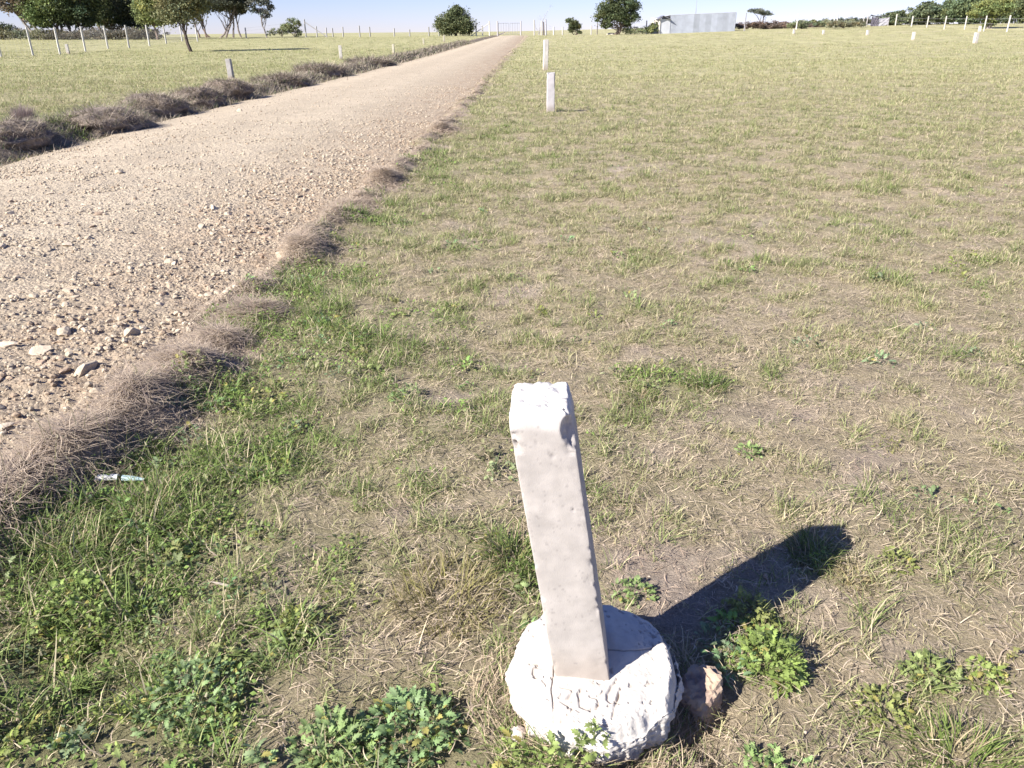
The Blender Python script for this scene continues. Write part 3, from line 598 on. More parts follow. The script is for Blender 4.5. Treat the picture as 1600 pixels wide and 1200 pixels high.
# ------------------------------------------------------------------ the leaning marker: block and post
def seg_dist(x, y, pts):
    d = np.full(x.shape, 9.)
    for a, b in zip(pts[:-1], pts[1:]):
        ax, ay = a; bx, by = b; L2 = (bx-ax)**2+(by-ay)**2+1e-12; t = np.clip(((x-ax)*(bx-ax)+(y-ay)*(by-ay))/L2, 0, 1)
        d = np.minimum(d, np.hypot(x-ax-t*(bx-ax), y-ay-t*(by-ay)))
    return d
def marker():
    gz = .0; cx, cy = .185, 1.425
    root = empty('boundary_marker', (cx, cy, gz)); tag(root, 'nearest white concrete boundary marker, a leaning square post set in a round whitewashed block', 'marker post')
    na, nr, ns = 520, 170, 60
    a = np.linspace(0, 2*math.pi, na, endpoint=False); c, s = np.cos(a), np.sin(a)
    Rm = .219+.012*c+.055*(fbm(c*2+5, s*2+5, 1, 3, 3)-.5)+.005*(fbm(c*6, s*6, 1, 3, 5)-.5)
    top = lambda x, y: (.135 + .020*y/.2 - .022*(np.hypot(x, y)/.2)**3 + .016*(fbm(x, y, .12, 3, 6)-.5) + .0035*(fbm(x, y, .025, 3, 7)-.5)*(.15+1.6*sstep(.07, .15, x)))
    rp = np.array([flat(*p, .16)-np.array([cx, cy]) for p in [(1038, 1003), (1050, 1040), (1046, 1080), (1020, 1130)]])
    V = []; G = []
    strokes = []
    Zm = lambda L_: [flat(790+p/8, 1020+q/8, .135)-np.array([cx, cy]) for p, q in L_]
    strokes += [Zm([(690, 375), (740, 378), (830, 400), (842, 430), (780, 490), (700, 522), (780, 560), (842, 590), (820, 630), (760, 660), (650, 690), (590, 705)]),
        Zm([(1000, 385), (940, 410), (925, 470), (935, 570), (1060, 605), (1140, 585), (1175, 530), (1150, 485), (1060, 465)]),
        Zm([(1400, 275), (1330, 360), (1280, 450), (1280, 500), (1320, 525), (1400, 510), (1430, 450), (1440, 380)]), Zm([(1430, 420), (1380, 540), (1360, 640), (1340, 720), (1250, 760), (1190, 740)]),
        Zm([(430, 100), (350, 150), (345, 210), (390, 255), (440, 240)]), Zm([(310, 90), (400, 95)]), Zm([(160, 200), (110, 215), (85, 260), (100, 300), (180, 315), (240, 295)])]
    cracks = [Zm([(560, -500), (580, -200), (595, 0), (608, 120), (600, 260), (575, 390), (595, 520), (605, 660)]), [flat(*p, .145)-np.array([cx, cy]) for p in [(950, 1010), (975, 1013), (1000, 1010), (1025, 1004), (1040, 995)]]]
    P = []; dirt = []
    for i in range(nr+ns):
        if i < nr:
            r = Rm*(i/(nr-1))**.9*.93+1e-4; x = r*c; y = r*s; z = top(x, y)
            k = (i/(nr-1)); z = z-.03*sstep(.86, 1, np.full(na, k))**1.5
        else:
            u = (i-nr+1)/ns; bul = .93+.07*math.sin(u*math.pi*.55)-.30*u**2.2; r = Rm*bul; x = r*c; y = r*s
            z0 = top(Rm*.93*c, Rm*.93*s)-.03; z = z0*(1-u)+(-.05)*u
            rough = .030*min(1, u*4); rr = 1+(rough*4)*(fbm3(x*1., y*1., z+0*x, .05, 4, 11)-.5)+.10*min(1, u*4)*(fbm3(x, y, z+0*x, .13, 2, 17)-.5); x = x*rr; y = y*rr
        # ridge at the right, dropping away behind it
        dl = seg_dist(x, y, [tuple(p) for p in rp]); z = z+.032*np.exp(-(dl/.022)**2)*(1 if i < nr else max(0, 1-(i-nr)/25))
        xr = np.interp(-y, -rp[:, 1][::1], rp[:, 0]) if False else np.interp(y, rp[::-1, 1], rp[::-1, 0])
        if i < nr: z = z-.95*np.maximum(x-xr-.004, 0)
        w_ = np.zeros(na)
        if i < nr:
            for st in strokes: d = seg_dist(x, y, st); g = np.exp(-(d/.0033)**2)*np.clip(.62+.9*(noise2(x*60, y*60, 4)-.4), .35, 1); z = z-.006*g; w_ = np.maximum(w_, g*.95)
            for st in cracks: d = seg_dist(x, y, st); g = np.exp(-(d/.0016)**2); z = z-.006*g; w_ = np.maximum(w_, g)
            pit = sstep(.76, .82, noise2(x*70+3, y*70, 19))*(noise2(x*9, y*9, 3) > .5); z = z-.003*pit; w_ = np.maximum(w_, .5*pit)
            st_ = sstep(.66, .74, fbm(x, y, .02, 3, 23))*(.3+sstep(.0, .12, x)); w_ = np.maximum(w_, .25*np.clip(st_, 0, 1))
        else:
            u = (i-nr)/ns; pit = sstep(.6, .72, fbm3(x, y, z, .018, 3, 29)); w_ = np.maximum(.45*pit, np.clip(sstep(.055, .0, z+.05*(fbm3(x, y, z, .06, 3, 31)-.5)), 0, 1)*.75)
        sd_ = (sstep(.09, .18, x)*.8+sstep(.12, .19, -y)*.8)*np.ones(na) if i < nr else np.ones(na)
        g1 = fbm3(x, y, z+0*x, .016, 3, 47)-.5; g2 = sstep(.60, .70, fbm3(x, y, z+0*x, .011, 2, 49))
        if i < nr: z = z+sd_*(.006*g1-.0035*g2)
        else: k_ = 1+.060*g1-.03*g2; x = x*k_; y = y*k_
        w_ = np.maximum(w_, .30*g2*np.clip(sd_, .15, 1))
        P.append(np.stack([x, y, z], 1)); dirt.append(w_)
    P = np.concatenate(P); w_ = np.concatenate(dirt)[:, None]
    i = (np.arange(nr+ns-1)[:, None]*na+np.arange(na)[None]); j = (np.arange(nr+ns-1)[:, None]*na+(np.arange(na)+1)[None] % na)
    F = np.stack([i.ravel(), (i+na).ravel(), (j+na).ravel(), j.ravel()], 1)
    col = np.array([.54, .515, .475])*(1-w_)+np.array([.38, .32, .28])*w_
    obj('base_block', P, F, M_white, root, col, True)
    # post
    hx, hy = .0645, .072; q = np.linspace(0, 1, 44, endpoint=False)
    ring = np.concatenate([np.stack([-hx+2*hx*q, -hy+0*q], 1), np.stack([hx+0*q, -hy+2*hy*q], 1), np.stack([hx-2*hx*q, hy+0*q], 1), np.stack([-hx+0*q, hy-2*hy*q], 1)])
    m = len(ring); corner = np.minimum(hx-np.abs(ring[:, 0]), 9)+np.minimum(hy-np.abs(ring[:, 1]), 9)      # 0 at the arrises
    Ht = .712; nz = 150; P = []; D = []
    for k in range(nz+26):
        if k < nz: z = Ht*k/(nz-1); sc_ = 1.
        else: z = Ht; sc_ = .87*(1-((k-nz+1)/26)**.85)
        x = ring[:, 0]*sc_; y = ring[:, 1]*sc_; zz = np.full(m, z)
        ch = np.exp(-corner/.009)*(1 if k < nz else 0); n = fbm3(x*1., y*1., zz, .035, 3, 71)
        chip = ch*(.0025+.004*sstep(.62, .72, n)+(.016*sstep(.45, .65, n) if z > Ht-.1 else 0)+(.006*(x > 0)*sstep(.58, .72, fbm3(x, y, zz, .05, 4, 73))))
        f = 1-chip/np.hypot(x, y).clip(.02); x = x*f; y = y*f
        rg = .0012*(fbm3(x, y, zz, .03, 3, 75)-.5); x = x+rg*np.sign(x); y = y+rg*np.sign(y)
        # broken, worn top
        tz = sstep(Ht-.055, Ht-.005, zz+.03*(fbm(x*3, zz*3, .08, 3, 78)-.5)); wear = sstep(Ht-.05, Ht, zz)*.005*(.3+fbm3(ring[:, 0], ring[:, 1], zz, .045, 3, 77)); nn = np.hypot(x, y).clip(.01); x = x-wear*x/nn; y = y-wear*.9*y/nn
        # deep chip at the front right top corner
        dc = np.sqrt((x-hx)**2+(y+hy)**2+(.7*(zz-(Ht-.045)))**2); pl = np.maximum(.028-dc, 0)*(.6+.8*fbm3(x, y, zz, .012, 3, 79)); x = x-pl*.55; y = y+pl*.75
        if k < nz: rd = 1-.13*(max(0, (k-nz+5)/5.))**2; x = x*rd; y = y*rd
        if k >= nz-22: zz = zz+.020*(fbm(x, y, .035, 4, 81)-.5)*min(1, (k-nz+22)/22.)-(.005*np.clip(-(y)/hy, -1, 1)-.006*x/hx)*min(1, (k-nz+22)/22.)-.012*(1-sc_ if False else 0)
        if k < nz: zz = zz-.006*(max(0, (k-nz+5)/5.))**2
        else: zz = zz+.004*(1-sc_)-.006
        P.append(np.stack([x, y, zz], 1)); pit = sstep(.76, .83, noise3(x*130, y*130, zz*130, 5)); pit = pit*(noise3(x*20, y*20, zz*20, 9) > .42)
        D.append(np.stack([pit*.55, tz if k < nz else np.ones(m)], 1))
    P = np.concatenate(P); D = np.concatenate(D); n_ = len(P)//m
    P[:, 0] += -.151*P[:, 2]; P[:, 1] += -.020*P[:, 2]
    ang = R(-4); ca, sa = math.cos(ang), math.sin(ang); P[:, :2] = P[:, :2] @ np.array([[ca, sa], [-sa, ca]])
    P += np.array([.160-cx+.004, 1.428-cy, .115])
    i = (np.arange(n_-1)[:, None]*m+np.arange(m)[None]); j = (np.arange(n_-1)[:, None]*m+(np.arange(m)+1)[None] % m)
    F = np.stack([i.ravel(), j.ravel(), (j+m).ravel(), (i+m).ravel()], 1)
    base = np.array([.425, .395, .37]); wt = D[:, 1:2]
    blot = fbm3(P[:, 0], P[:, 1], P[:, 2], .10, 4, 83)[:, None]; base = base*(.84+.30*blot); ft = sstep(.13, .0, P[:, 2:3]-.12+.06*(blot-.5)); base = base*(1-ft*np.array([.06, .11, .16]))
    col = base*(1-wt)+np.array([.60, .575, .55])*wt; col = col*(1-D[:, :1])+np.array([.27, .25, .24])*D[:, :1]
    # two dark knocks on the front face
    for (px, py, r0) in [(863, 709, .0045), (838, 688, .0028), (895, 792, .003)]:
        d = ray(px, py); zz = (1.375*d[2]/d[1]); tgt = np.array([d[0]/d[1]*1.36-cx, 1.36-cy, EYE+d[2]/d[1]*1.36]); k = np.exp(-((P[:, 0]-tgt[0])**2+(1.3*(P[:, 2]-tgt[2]))**2)/r0**2)*(P[:, 1] < -.02); P[:, 1] += .003*k
        col = col*(1-.6*k[:, None])+np.array([.22, .2, .2])*(.6*k[:, None])
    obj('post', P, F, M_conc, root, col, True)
    return root
marker()

# ------------------------------------------------------------------ plot pegs across the field
def peg(px, yb, yt, wpx, col, label, lean=(0, 0), rz=None):
    (x, y, z), h = stand(px, yb, yt); wd = max(wpx*mppx(x, y), .07); S = Soup()
    n = 9; P = []
    for k in range(n+1):
        t = k/n; s = wd/2*(1-.04*t); zz = h*t
        for sx, sy in ((-1, -1), (-.85, -1.06), (.85, -1.06), (1, -1), (1.06, -.85), (1.06, .85), (1, 1), (.85, 1.06), (-.85, 1.06), (-1, 1), (-1.06, .85), (-1.06, -.85)):
            P.append((sx*s*U(.96, 1.03)+lean[0]*zz, sy*s*U(.96, 1.03)+lean[1]*zz, zz+(U(-.012, .012) if k == n else 0)-(.05 if k == 0 else 0)))
    F = []
    for k in range(n):
        for j in range(12): F.append((k*12+j, k*12+(j+1) % 12, (k+1)*12+(j+1) % 12, (k+1)*12+j))
    P.append((lean[0]*h, lean[1]*h, h+.01)); P = np.array(P); F = np.array(F); T = np.vstack([F[:, :3], F[:, [0, 2, 3]], [(n*12+j, n*12+(j+1) % 12, len(P)-1) for j in range(12)]])
    o = obj('marker_peg', P, T, M_paint, None, np.tile(col, (len(P), 1))*U(.86, 1.06, (len(P), 1))*(1-np.array([.25, .33, .42])*sstep(.30, 0., P[:, 2:3]/h)), False, (x, y, z)); o.rotation_euler.z = U(-.15, .25) if rz is None else rz
    return tag(o, label, 'marker post', 'short concrete marker pegs in the fields')
WH = (.56, .53, .49); GR = (.36, .34, .35); CR = (.45, .42, .33)
peg(860, 175, 114, 12, (.47, .45, .46), 'short grey concrete peg in the dry grass right of the road, second nearest marker')
peg(852, 110, 62, 7, WH, 'tall thin white peg directly behind the short grey peg', (.02, 0))
peg(362, 124, 92, 7, (.36, .34, .33), 'grey peg left of the road behind the dug sod bank', (-.03, 0))
peg(533, 93, 71, 4.5, WH, 'white peg left of the road, in front of the darker grass line')
peg(615, 84, 69, 3, CR, 'cream peg beside a grey weed clump left of the road')
peg(662, 70, 60, 2.5, CR, 'small cream peg in line behind the cream peg left of the road')
peg(694, 66, 55, 2.5, CR, 'farthest cream peg left of the road, under the round bush')
peg(107, 84, 69, 3.5, WH, 'short white peg between two fence posts on the far left')
peg(1523, 68, 51, 4.5, WH, 'largest white peg on the right side of the field')
peg(1426, 63, 50, 3.5, WH, 'white peg second from right in the row across the right field')
peg(1355, 55, 47, 3, WH, 'white peg in front of the ragged tarpaulin shelter')
peg(1286, 54, 47, 2.5, WH, 'small white peg right of the brown far hedge')
peg(1240, 53, 46, 2.5, WH, 'small white peg below the thin white pole')
peg(1530, 50, 41, 3, WH, 'small white peg just behind the largest right peg, near the fence')

# ------------------------------------------------------------------ fences
def fence(name, label, posts, wires=(.3, .6, .95, 1.25), col=(.56, .54, .50), wd=.14, braces=(), meshy=False):
    """posts: (px, ybase, ytop)"""
    pts = [stand(*p) for p in posts]; (x0, y0, z0), _ = pts[0]; root = empty(name, (x0, y0, z0)); tag(root, label, 'fence')
    for n, ((x, y, z), h) in enumerate(pts):
        S = Soup(); s = max(wd, 1.7*mppx(x, y)); lx, ly = U(-.03, .03), U(-.02, .02)
        ps = [(x-x0+lx*t, y-y0+ly*t, z-z0-.1+t*(h+.1)) for t in np.linspace(0, 1, 6)]; tube(S, ps, s/2*1.15*np.array([1, .98, 1, .97, .98, .93]), np.array(col)*U(.85, 1.1), 4)
        S.obj('post', M_paint, root)
    S = Soup()
    for ((x, y, z), h), ((a, b, c), g) in zip(pts[:-1], pts[1:]):
        L_ = math.hypot(a-x, b-y); k = max(2, int(L_/3))
        for wz in wires:
            t = np.linspace(0, 1, 7); tube(S, np.stack([x+(a-x)*t-x0, y+(b-y)*t-y0, z+(c-z)*t+wz*(h*(1-t)+g*t)/1.35-z0-.05*np.sin(math.pi*t)], 1), .006, (.35, .34, .34), 3, False)
        if meshy:
            for t in np.linspace(0, 1, int(L_/.25)):
                tube(S, [(x+(a-x)*t-x0, y+(b-y)*t-y0, z+(c-z)*t-z0), (x+(a-x)*t-x0, y+(b-y)*t-y0, z+(c-z)*t-z0+h*.85)], .004, (.3, .29, .29), 3, False)
    S.obj('wire', M_wire, root)
    for (i, dx, dy) in braces:
        (x, y, z), h = pts[i]; S = Soup(); tube(S, [(x-x0+dx, y-y0+dy, z-z0), (x-x0, y-y0, z-z0+h*.85)], .06, col, 5); S.obj('brace', M_paint, root)
    return root
fence('wire_fence', 'white concrete post and wire fence in front of the tree grove on the left',
      [(-62, 104, 52), (2, 89, 46), (52, 87, 42), (94, 85, 43), (134, 81, 41), (169, 76, 40), (202, 75, 39), (234, 72, 39), (260, 68.5, 39), (285, 64.5, 40), (309, 65, 42)], meshy=True)
fence('wire_fence', 'thin far fence of grey posts across the horizon between the grove and the round bush',
      [(385, 60, 43), (478, 54, 30), (495, 53, 41), (510, 53, 43), (520, 52.5, 44), (536, 54, 42), (562, 53, 40), (578, 53, 42), (616, 52.5, 44), (640, 52.5, 46), (670, 52, 42), (686, 52, 43)], col=(.34, .33, .33), wd=.09, braces=((1, 3.0, 0),))
fence('wire_fence', 'short fence of pale posts between the round bush and the road gate', [(744, 52, 36), (754, 53, 40), (765, 54, 33)], braces=((2, -2.6, 0),), wires=(.4, .8, 1.2), wd=.1)
fence('wire_fence', 'line of pale posts running right from the road gate towards the metal shed',
      [(835, 52, 31), (846, 51, 33), (865, 52, 42), (879, 50, 42), (924, 49, 40), (985, 49, 37), (1010, 48, 32)], col=(.5, .48, .46), wd=.09)
fence('wire_fence', 'right hand fence of white posts in front of the dark bushes',
      [(1399, 40, 22), (1424, 41.5, 25), (1448, 43, 25), (1475, 46, 25), (1507, 46, 25), (1537, 49, 24.5), (1573, 50, 24), (1622, 53, 21)], col=(.50, .48, .43), wires=(.3, .7, 1.1))
def gate():
    ps = [stand(777.5, 54, 33), stand(814, 50, 32)]; (x0, y0, z0), h0 = ps[0]; (x1, y1, z1), h1 = ps[1]; x1, y1 = x0+(x1-x0)*y0/y1+.0, y0+1.0; z1 = float(Z(x1, y1))
    root = empty('farm_gate', (x0, y0, z0)); tag(root, 'thin metal farm gate between posts where the gravel road ends', 'gate')
    for (dx, dy, h) in ((0, 0, h0), (x1-x0, y1-y0, h0)):
        S = Soup(); tube(S, [(dx, dy, -.1), (dx, dy, h)], .10, (.45, .43, .44), 6); S.obj('gate_post', M_paint, root)
    n = 5
    for k in range(2):
        S = Soup(); a = .04+k*.49; b = .47+k*.49
        for z in (.25, h0*.86): tube(S, [((x1-x0)*a, (y1-y0)*a, z), ((x1-x0)*b, (y1-y0)*b, z)], .025, (.3, .3, .32), 5)
        for j in range(n): t = a+(b-a)*j/(n-1); tube(S, [((x1-x0)*t, (y1-y0)*t, .25), ((x1-x0)*t, (y1-y0)*t, h0*.86)], .02, (.3, .3, .32), 4)
        S.obj('gate_leaf', M_wire, root)
gate()
def pole(px, yb, yt, r, col, name, label, cat):
    (x, y, z), h = stand(px, yb, yt); S = Soup(); n = 6; w1, w2 = U(-.03, .03, 2)
    tube(S, [(w1*h*t*t, w2*h*t, -.1+(h+.1)*t) for t in np.linspace(0, 1, n)], r*np.linspace(1.1, .8, n), col, 6)
    return tag(S.obj(name, M_bark, loc=(x, y, z)), label, cat)
pole(849.5, 50, 34, .12, (.13, .11, .11), 'wooden_pole', 'short dark wooden pole right of the road gate', 'pole')
pole(853, 49, 30, .13, (.38, .37, .40), 'wooden_pole', 'grey wooden pole beside the short dark pole by the gate', 'pole')
pole(933, 49, 36, .09, (.22, .2, .18), 'wooden_pole', 'thin leaning stick left of the spreading tree near the shed', 'pole')
pole(1163, 46, 20, .08, (.30, .29, .31), 'wooden_pole', 'dark leaning pole just right of the metal shed', 'pole')
pole(1244, 46, 22, .08, (.62, .60, .56), 'wooden_pole', 'thin white pole standing in front of the brown far hedge', 'pole')
pole(1302, 42, 23, .08, (.62, .60, .56), 'wooden_pole', 'left of two close thin poles at the end of the brown hedge', 'pole')
pole(1307, 42, 22, .08, (.5, .48, .46), 'wooden_pole', 'right of two close thin poles at the end of the brown hedge', 'pole')

# ------------------------------------------------------------------ shed
def shed():
    (xa, ya, za), h = stand(1030, 50.5, 24); (xb, yb, zb), h2 = stand(1148, 47.5, 19.5); yb = ya+1.2; xb = (xb/1.0)*(yb/stand(1148, 47.5, 19.5)[0][1]); h = 2.35*ya/105 if False else h
    hL = h*.97; hR = EYE+ray(1148, 19.5)[2]*math.hypot(xb, yb)/math.hypot(*ray(1148, 19.5)[:2])-za
    root = empty('metal_shed', (xa, ya, za)); tag(root, 'long pale corrugated iron shed on the horizon with a lean roof', 'shed')
    ux, uy = xb-xa, yb-ya; Lw = math.hypot(ux, uy); ux /= Lw; uy /= Lw; vx, vy = -uy, ux; dep = 4.5
    def wall(a, b, ha, hb, name, col, n):
        S = Soup(); t = np.linspace(0, 1, n); off = .035*np.sin(np.arange(n)*math.pi/2*1.0); L_ = math.hypot(b[0]-a[0], b[1]-a[1]); nx, ny = (b[1]-a[1])/L_, -(b[0]-a[0])/L_
        X = a[0]+(b[0]-a[0])*t+nx*off; Y = a[1]+(b[1]-a[1])*t+ny*off; hh = ha+(hb-ha)*t
        V = np.concatenate([np.stack([X, Y, 0*X-.2], 1), np.stack([X, Y, hh], 1)]); i = np.arange(n-1); F = np.stack([i, i+1, i+1+n, i+n], 1)
        sheetn = np.floor(t*L_/.85); c = np.array(col)[None]*(.86+.26*hsh(sheetn, sheetn*0, sheetn*0, 5))[:, None]; S.add(V, F, np.concatenate([c, c])[None]); return S.obj(name, M_metal, root)
    P0 = (0, 0); P1 = (ux*Lw, uy*Lw); P2 = (ux*Lw+vx*dep, uy*Lw+vy*dep); P3 = (vx*dep, vy*dep)
    zc = (.42, .45, .51)
    wall((ux*1.5, uy*1.5), P1, hL*1.02, hR, 'wall', zc, 400); wall(P1, P2, hR, hR*.93, 'wall', zc, 120); wall(P2, P3, hR*.93, hL*.93, 'wall', zc, 200); wall(P3, P0, hL*.93, hL*.85, 'wall', (.6, .56, .5), 120)
    # porch at the left end with its own small gable roof
    S = Soup(); box(S, (ux*.75, uy*.75, h*.40-.1), (1.5, .12, h*.80+.2), (.5, .52, .56), math.atan2(uy, ux)); S.obj('porch_wall', M_metal, root)
    S = Soup(); box(S, (-.04, -.09, h*.42), (.16, .16, h*.84), (.66, .62, .55), 0); S.obj('porch_post', M_paint, root)
    S = Soup()
    a = np.array([-.3, -.4, h*.80]); b = np.array([.4, -.4, h*.99]); c = np.array([1.5, -.4, h*.80])
    for p, q in ((a, b), (b, c)):
        V = np.array([p, q, q+[0, 2.2, 0], p+[0, 2.2, 0], p-[0, 0, .06], q-[0, 0, .06], q+[0, 2.2, -.06], p+[0, 2.2, -.06]]); S.add(V, [(0, 1, 2, 3), (7, 6, 5, 4), (0, 4, 5, 1), (1, 5, 6, 2), (2, 6, 7, 3), (3, 7, 4, 0)], np.array([.16, .16, .19]))
    S.obj('porch_roof', M_metal, root)
    S = Soup(); e = .02; V = []
    for (px_, py_, hz) in ((ux*1.3-vx*e, uy*1.3-vy*e, hL*1.02+.05), (ux*(Lw+e)-vx*e, uy*(Lw+e)-vy*e, hR+.05), (P2[0]+vx*e, P2[1]+vy*e, hR*.93+.05), (ux*1.3+vx*(dep+e), uy*1.3+vy*(dep+e), hL*.95+.05)): V.append((px_, py_, hz))
    V = np.array(V); V = np.vstack([V, V-[0, 0, .04]]); S.add(V, [(0, 1, 2, 3), (7, 6, 5, 4), (0, 4, 5, 1), (1, 5, 6, 2), (2, 6, 7, 3), (3, 7, 4, 0)], np.array([.50, .50, .53])); S.obj('roof', M_metal, root)
    x, y = xa+ux*Lw*.63+vx*(dep+1), ya+uy*Lw*.63+vy*(dep+1)
    S = Soup(); tube(S, [(0, 0, -.2), (0, 0, 7.5)], .035, (.3, .31, .34), 5); tube(S, [(0, 0, 2), (0, 0, 3.2)], .06, (.3, .31, .34), 5)
    tag(S.obj('mast', M_wire, loc=(x, y, float(Z(x, y)))), 'thin tall metal mast rising behind the iron shed', 'mast')
shed()
def shelter():
    (x, y, z), h = stand(1357, 41.5, 23); m = mppx(x, y)
    root = empty('ragged_shelter', (x, y, z)); tag(root, 'ragged grey shelter of poles and tarpaulin left of the dark bushes', 'shelter')
    for dx, hh in ((-.8, 1.0), (-.3, .95), (.35, .9), (27*m, .82)):
        S = Soup(); tube(S, [(dx, 0, -.1), (dx+.06, .1, h*hh)], .06, (.42, .39, .38), 5); S.obj('pole', M_bark, root)
    def cloth(name, x0, x1, z0, z1, yy, col, s):
        n = 26; X, Zc = np.meshgrid(np.linspace(x0, x1, n), np.linspace(0, 1, 12)); t = (X-x0)/(x1-x0)
        zz = z0+(z1-z0)*Zc-.10*h*np.sin(math.pi*t)*(1 if Zc is not None else 0)+.06*h*(noise2(t*5, Zc*2, s)-.5); Y = yy+.22*(fbm(t, Zc, .25, 3, s)-.5)
        V = np.stack([X, Y, zz], 2).reshape(-1, 3); i = (np.arange(11)[:, None]*n+np.arange(n-1)[None]).ravel(); S = Soup(); S.add(V, np.stack([i, i+1, i+n+1, i+n], 1), np.array(col)[None, None]*U(.85, 1.15, (1, len(V), 1))); S.obj(name, M_plast, root)
    cloth('tarpaulin', .5, 27*m, .12*h, .80*h, .0, (.42, .41, .45), 3); cloth('tarpaulin', .2, 1.15, 0, .85*h, -.1, (.13, .12, .15), 5)
    cloth('roof_sheet', .0, 26*m, .9*h, 1.0*h, -.1, (.16, .16, .18), 8)
shelter()

# ------------------------------------------------------------------ trees and bushes
GRV = 'trees of the grove on the left'
def tree(name, label, px, yb, h, crown, col, trunks=((0, 0, .16),), nleaf=3500, leaf=.16, cat='tree', group=None, clump=.22, bark=(.17, .13, .11), lowz=.25, shrub=False, y0=None, seed=0, ytop=None):
    """crown: list of (dx, dz, rx, rz) metres about the foot; y0 moves the foot back along its own line of sight"""
    g = np.random.default_rng(1000+seed); col = np.array(col)*1.3
    if group == GRV: crown = [(a_, b_-.35, c_*1.25, d_*1.25) for a_, b_, c_, d_ in crown]; nleaf = nleaf*1.5
    x, y, z = at(px, yb) if y0 is None else (0, 0, 0)
    if y0 is not None and y0 < 109:
        x, y, z = at(px, yb); kx = y/y0; kz = kx*.9
        if ytop is not None: kz = stand(px, yb, ytop)[1]/max(b_+d_*1.0 for a_, b_, c_, d_ in crown)
        crown = [(a_*kx, b_*kz, c_*kx, d_*kz) for a_, b_, c_, d_ in crown]; leaf *= kx; h *= kz; trunks = [(t_*kx, a_*kx, r_*kx) for t_, a_, r_ in trunks]
    elif y0 is not None: d = ray(px, yb); x = d[0]/d[1]*y0; y = y0; z = float(Z(x, y))
    root = empty(name, (x, y, z)); tag(root, label, cat, group)
    S = Soup()
    for (tx, ang, r) in trunks:
        top = crown[g.integers(len(crown))] if len(trunks) > 1 else crown[0]
        tgt = np.array([top[0]*.8+g.uniform(-.3, .3), 0+g.uniform(-.3, .3), top[1]]); a = np.array([tx, g.uniform(-.2, .2), -.15]); mid = a*.45+tgt*.55+np.array([ang, 0, -.1*h])
        t = np.linspace(0, 1, 9)[:, None]; p = a*(1-t)**2+2*mid*t*(1-t)+tgt*t*t; p[1:-1] += g.normal(0, .03*h/5, (7, 3)); tube(S, p, r*np.linspace(1.15, .45, 9), bark, 7)
        for c in crown:
            for k in range(3):
                s0 = p[3+g.integers(5)]; e = np.array([c[0]+g.uniform(-.7, .7)*c[2], g.uniform(-.6, .6)*c[2], c[1]+g.uniform(-.4, .6)*c[3]]); t2 = np.linspace(0, 1, 5)[:, None]; q = s0*(1-t2)+e*t2; q[1:-1] += g.normal(0, .06*c[2]+.02, (3, 3)); tube(S, q, r*np.linspace(.42, .08, 5), bark, 5, False)
    S.obj('stem' if shrub else 'trunk', M_bark, root)
    nleaf = int(nleaf*2.6); leaf = leaf*1.25
    S = Soup(); A = np.array([c[2]*c[2]*c[3] for c in crown]); A = A**.75/np.sum(A**.75)
    for c, fr in zip(crown, A):
        n = int(nleaf*fr); K = max(14, int(n/60)); u = g.normal(0, 1, (K, 3)); u /= np.linalg.norm(u, axis=1)[:, None]; u *= (g.uniform(.25, 1, K)**.45)[:, None]
        cen = np.array([c[0], 0, c[1]])+u*np.array([c[2], c[2]*.85, c[3]])*(.72+.5*g.uniform(0, 1, (K, 1))**1.5); cc = g.integers(0, K, n)
        P = cen[cc]+g.normal(0, 1, (n, 3))*clump*np.array([c[2], c[2], c[3]])*.62*g.uniform(.5, 1.3, (K, 1))[cc]; P = P[P[:, 2] > .02*h]; n = len(P); cc = cc[:n]
        cl = g.uniform(.72, 1.32, K)[cc]; hue = g.normal(0, .10, (K, 1))[cc]; colr = np.array(col)[None]*cl[:, None]*g.uniform(.75, 1.3, n)[:, None]*(1+hue*np.array([1, .2, -.5]))
        global rng_keep
        leaves(S, OVAL, P, g.uniform(0, 6.28, n), g.uniform(-1.2, 1.0, n), leaf*g.uniform(.6, 1.4, n), colr, g.normal(0, .8, n))
    S.obj('foliage' if shrub else 'crown', M_tree, root)
    return root
# grove on the left (feet beyond the wire fence)
T = []
def gt(*a, **k): tree(*a, seed=len(T)+1, **k); T.append(1)
gt('shade_tree', 'olive crowned tree with one dark trunk standing alone in front of the grove', 300, 81, 6, [(-.3, 3.6, 1.7, 1.4), (-1.1, 2.9, 1.1, .8), (.9, 4.0, 1.2, 1.3), (.2, 5.4, 1.5, 1.2), (-.6, 2.4, .8, .4)], (.15, .15, .075), ((0, -.35, .13),), 7000, .14, clump=.30, bark=(.09, .07, .06))
gt('grove_tree', 'sparse rusty brown leaved tree at the left end of the grove', 60, 62, 9, [(-1.6, 4.2, 1.6, 1.0), (-.6, 6, 2.2, 1.6), (-2.4, 5.6, 1.3, 1.3), (-.6, 2.9, .8, .5)], (.19, .16, .115), ((.3, -.7, .13), (1.4, -.5, .11)), 3200, .17, group=GRV, bark=(.30, .26, .24), y0=86)
gt('grove_tree', 'bright green leaved tree between the rusty tree and the dark crown', 88, 60, 8, [(-.2, 3.2, 2.0, 1.5), (.8, 4.6, 2.0, 1.6), (-.9, 2.3, 1.2, .7), (.2, 6.4, 1.8, 1.3)], (.13, .165, .06), ((0, .2, .14), (.8, .2, .1)), 5200, .17, group=GRV, y0=84)
gt('grove_tree', 'dark green dense crowned tree third from the left of the grove', 118, 60, 9, [(.3, 3.6, 2.2, 1.5), (.6, 5.4, 2.6, 1.9), (-.8, 2.9, 1.0, .8), (1.4, 2.4, 1.1, .6)], (.065, .085, .04), ((0, .2, .16), (1.2, .1, .12)), 5200, .17, group=GRV, y0=90)
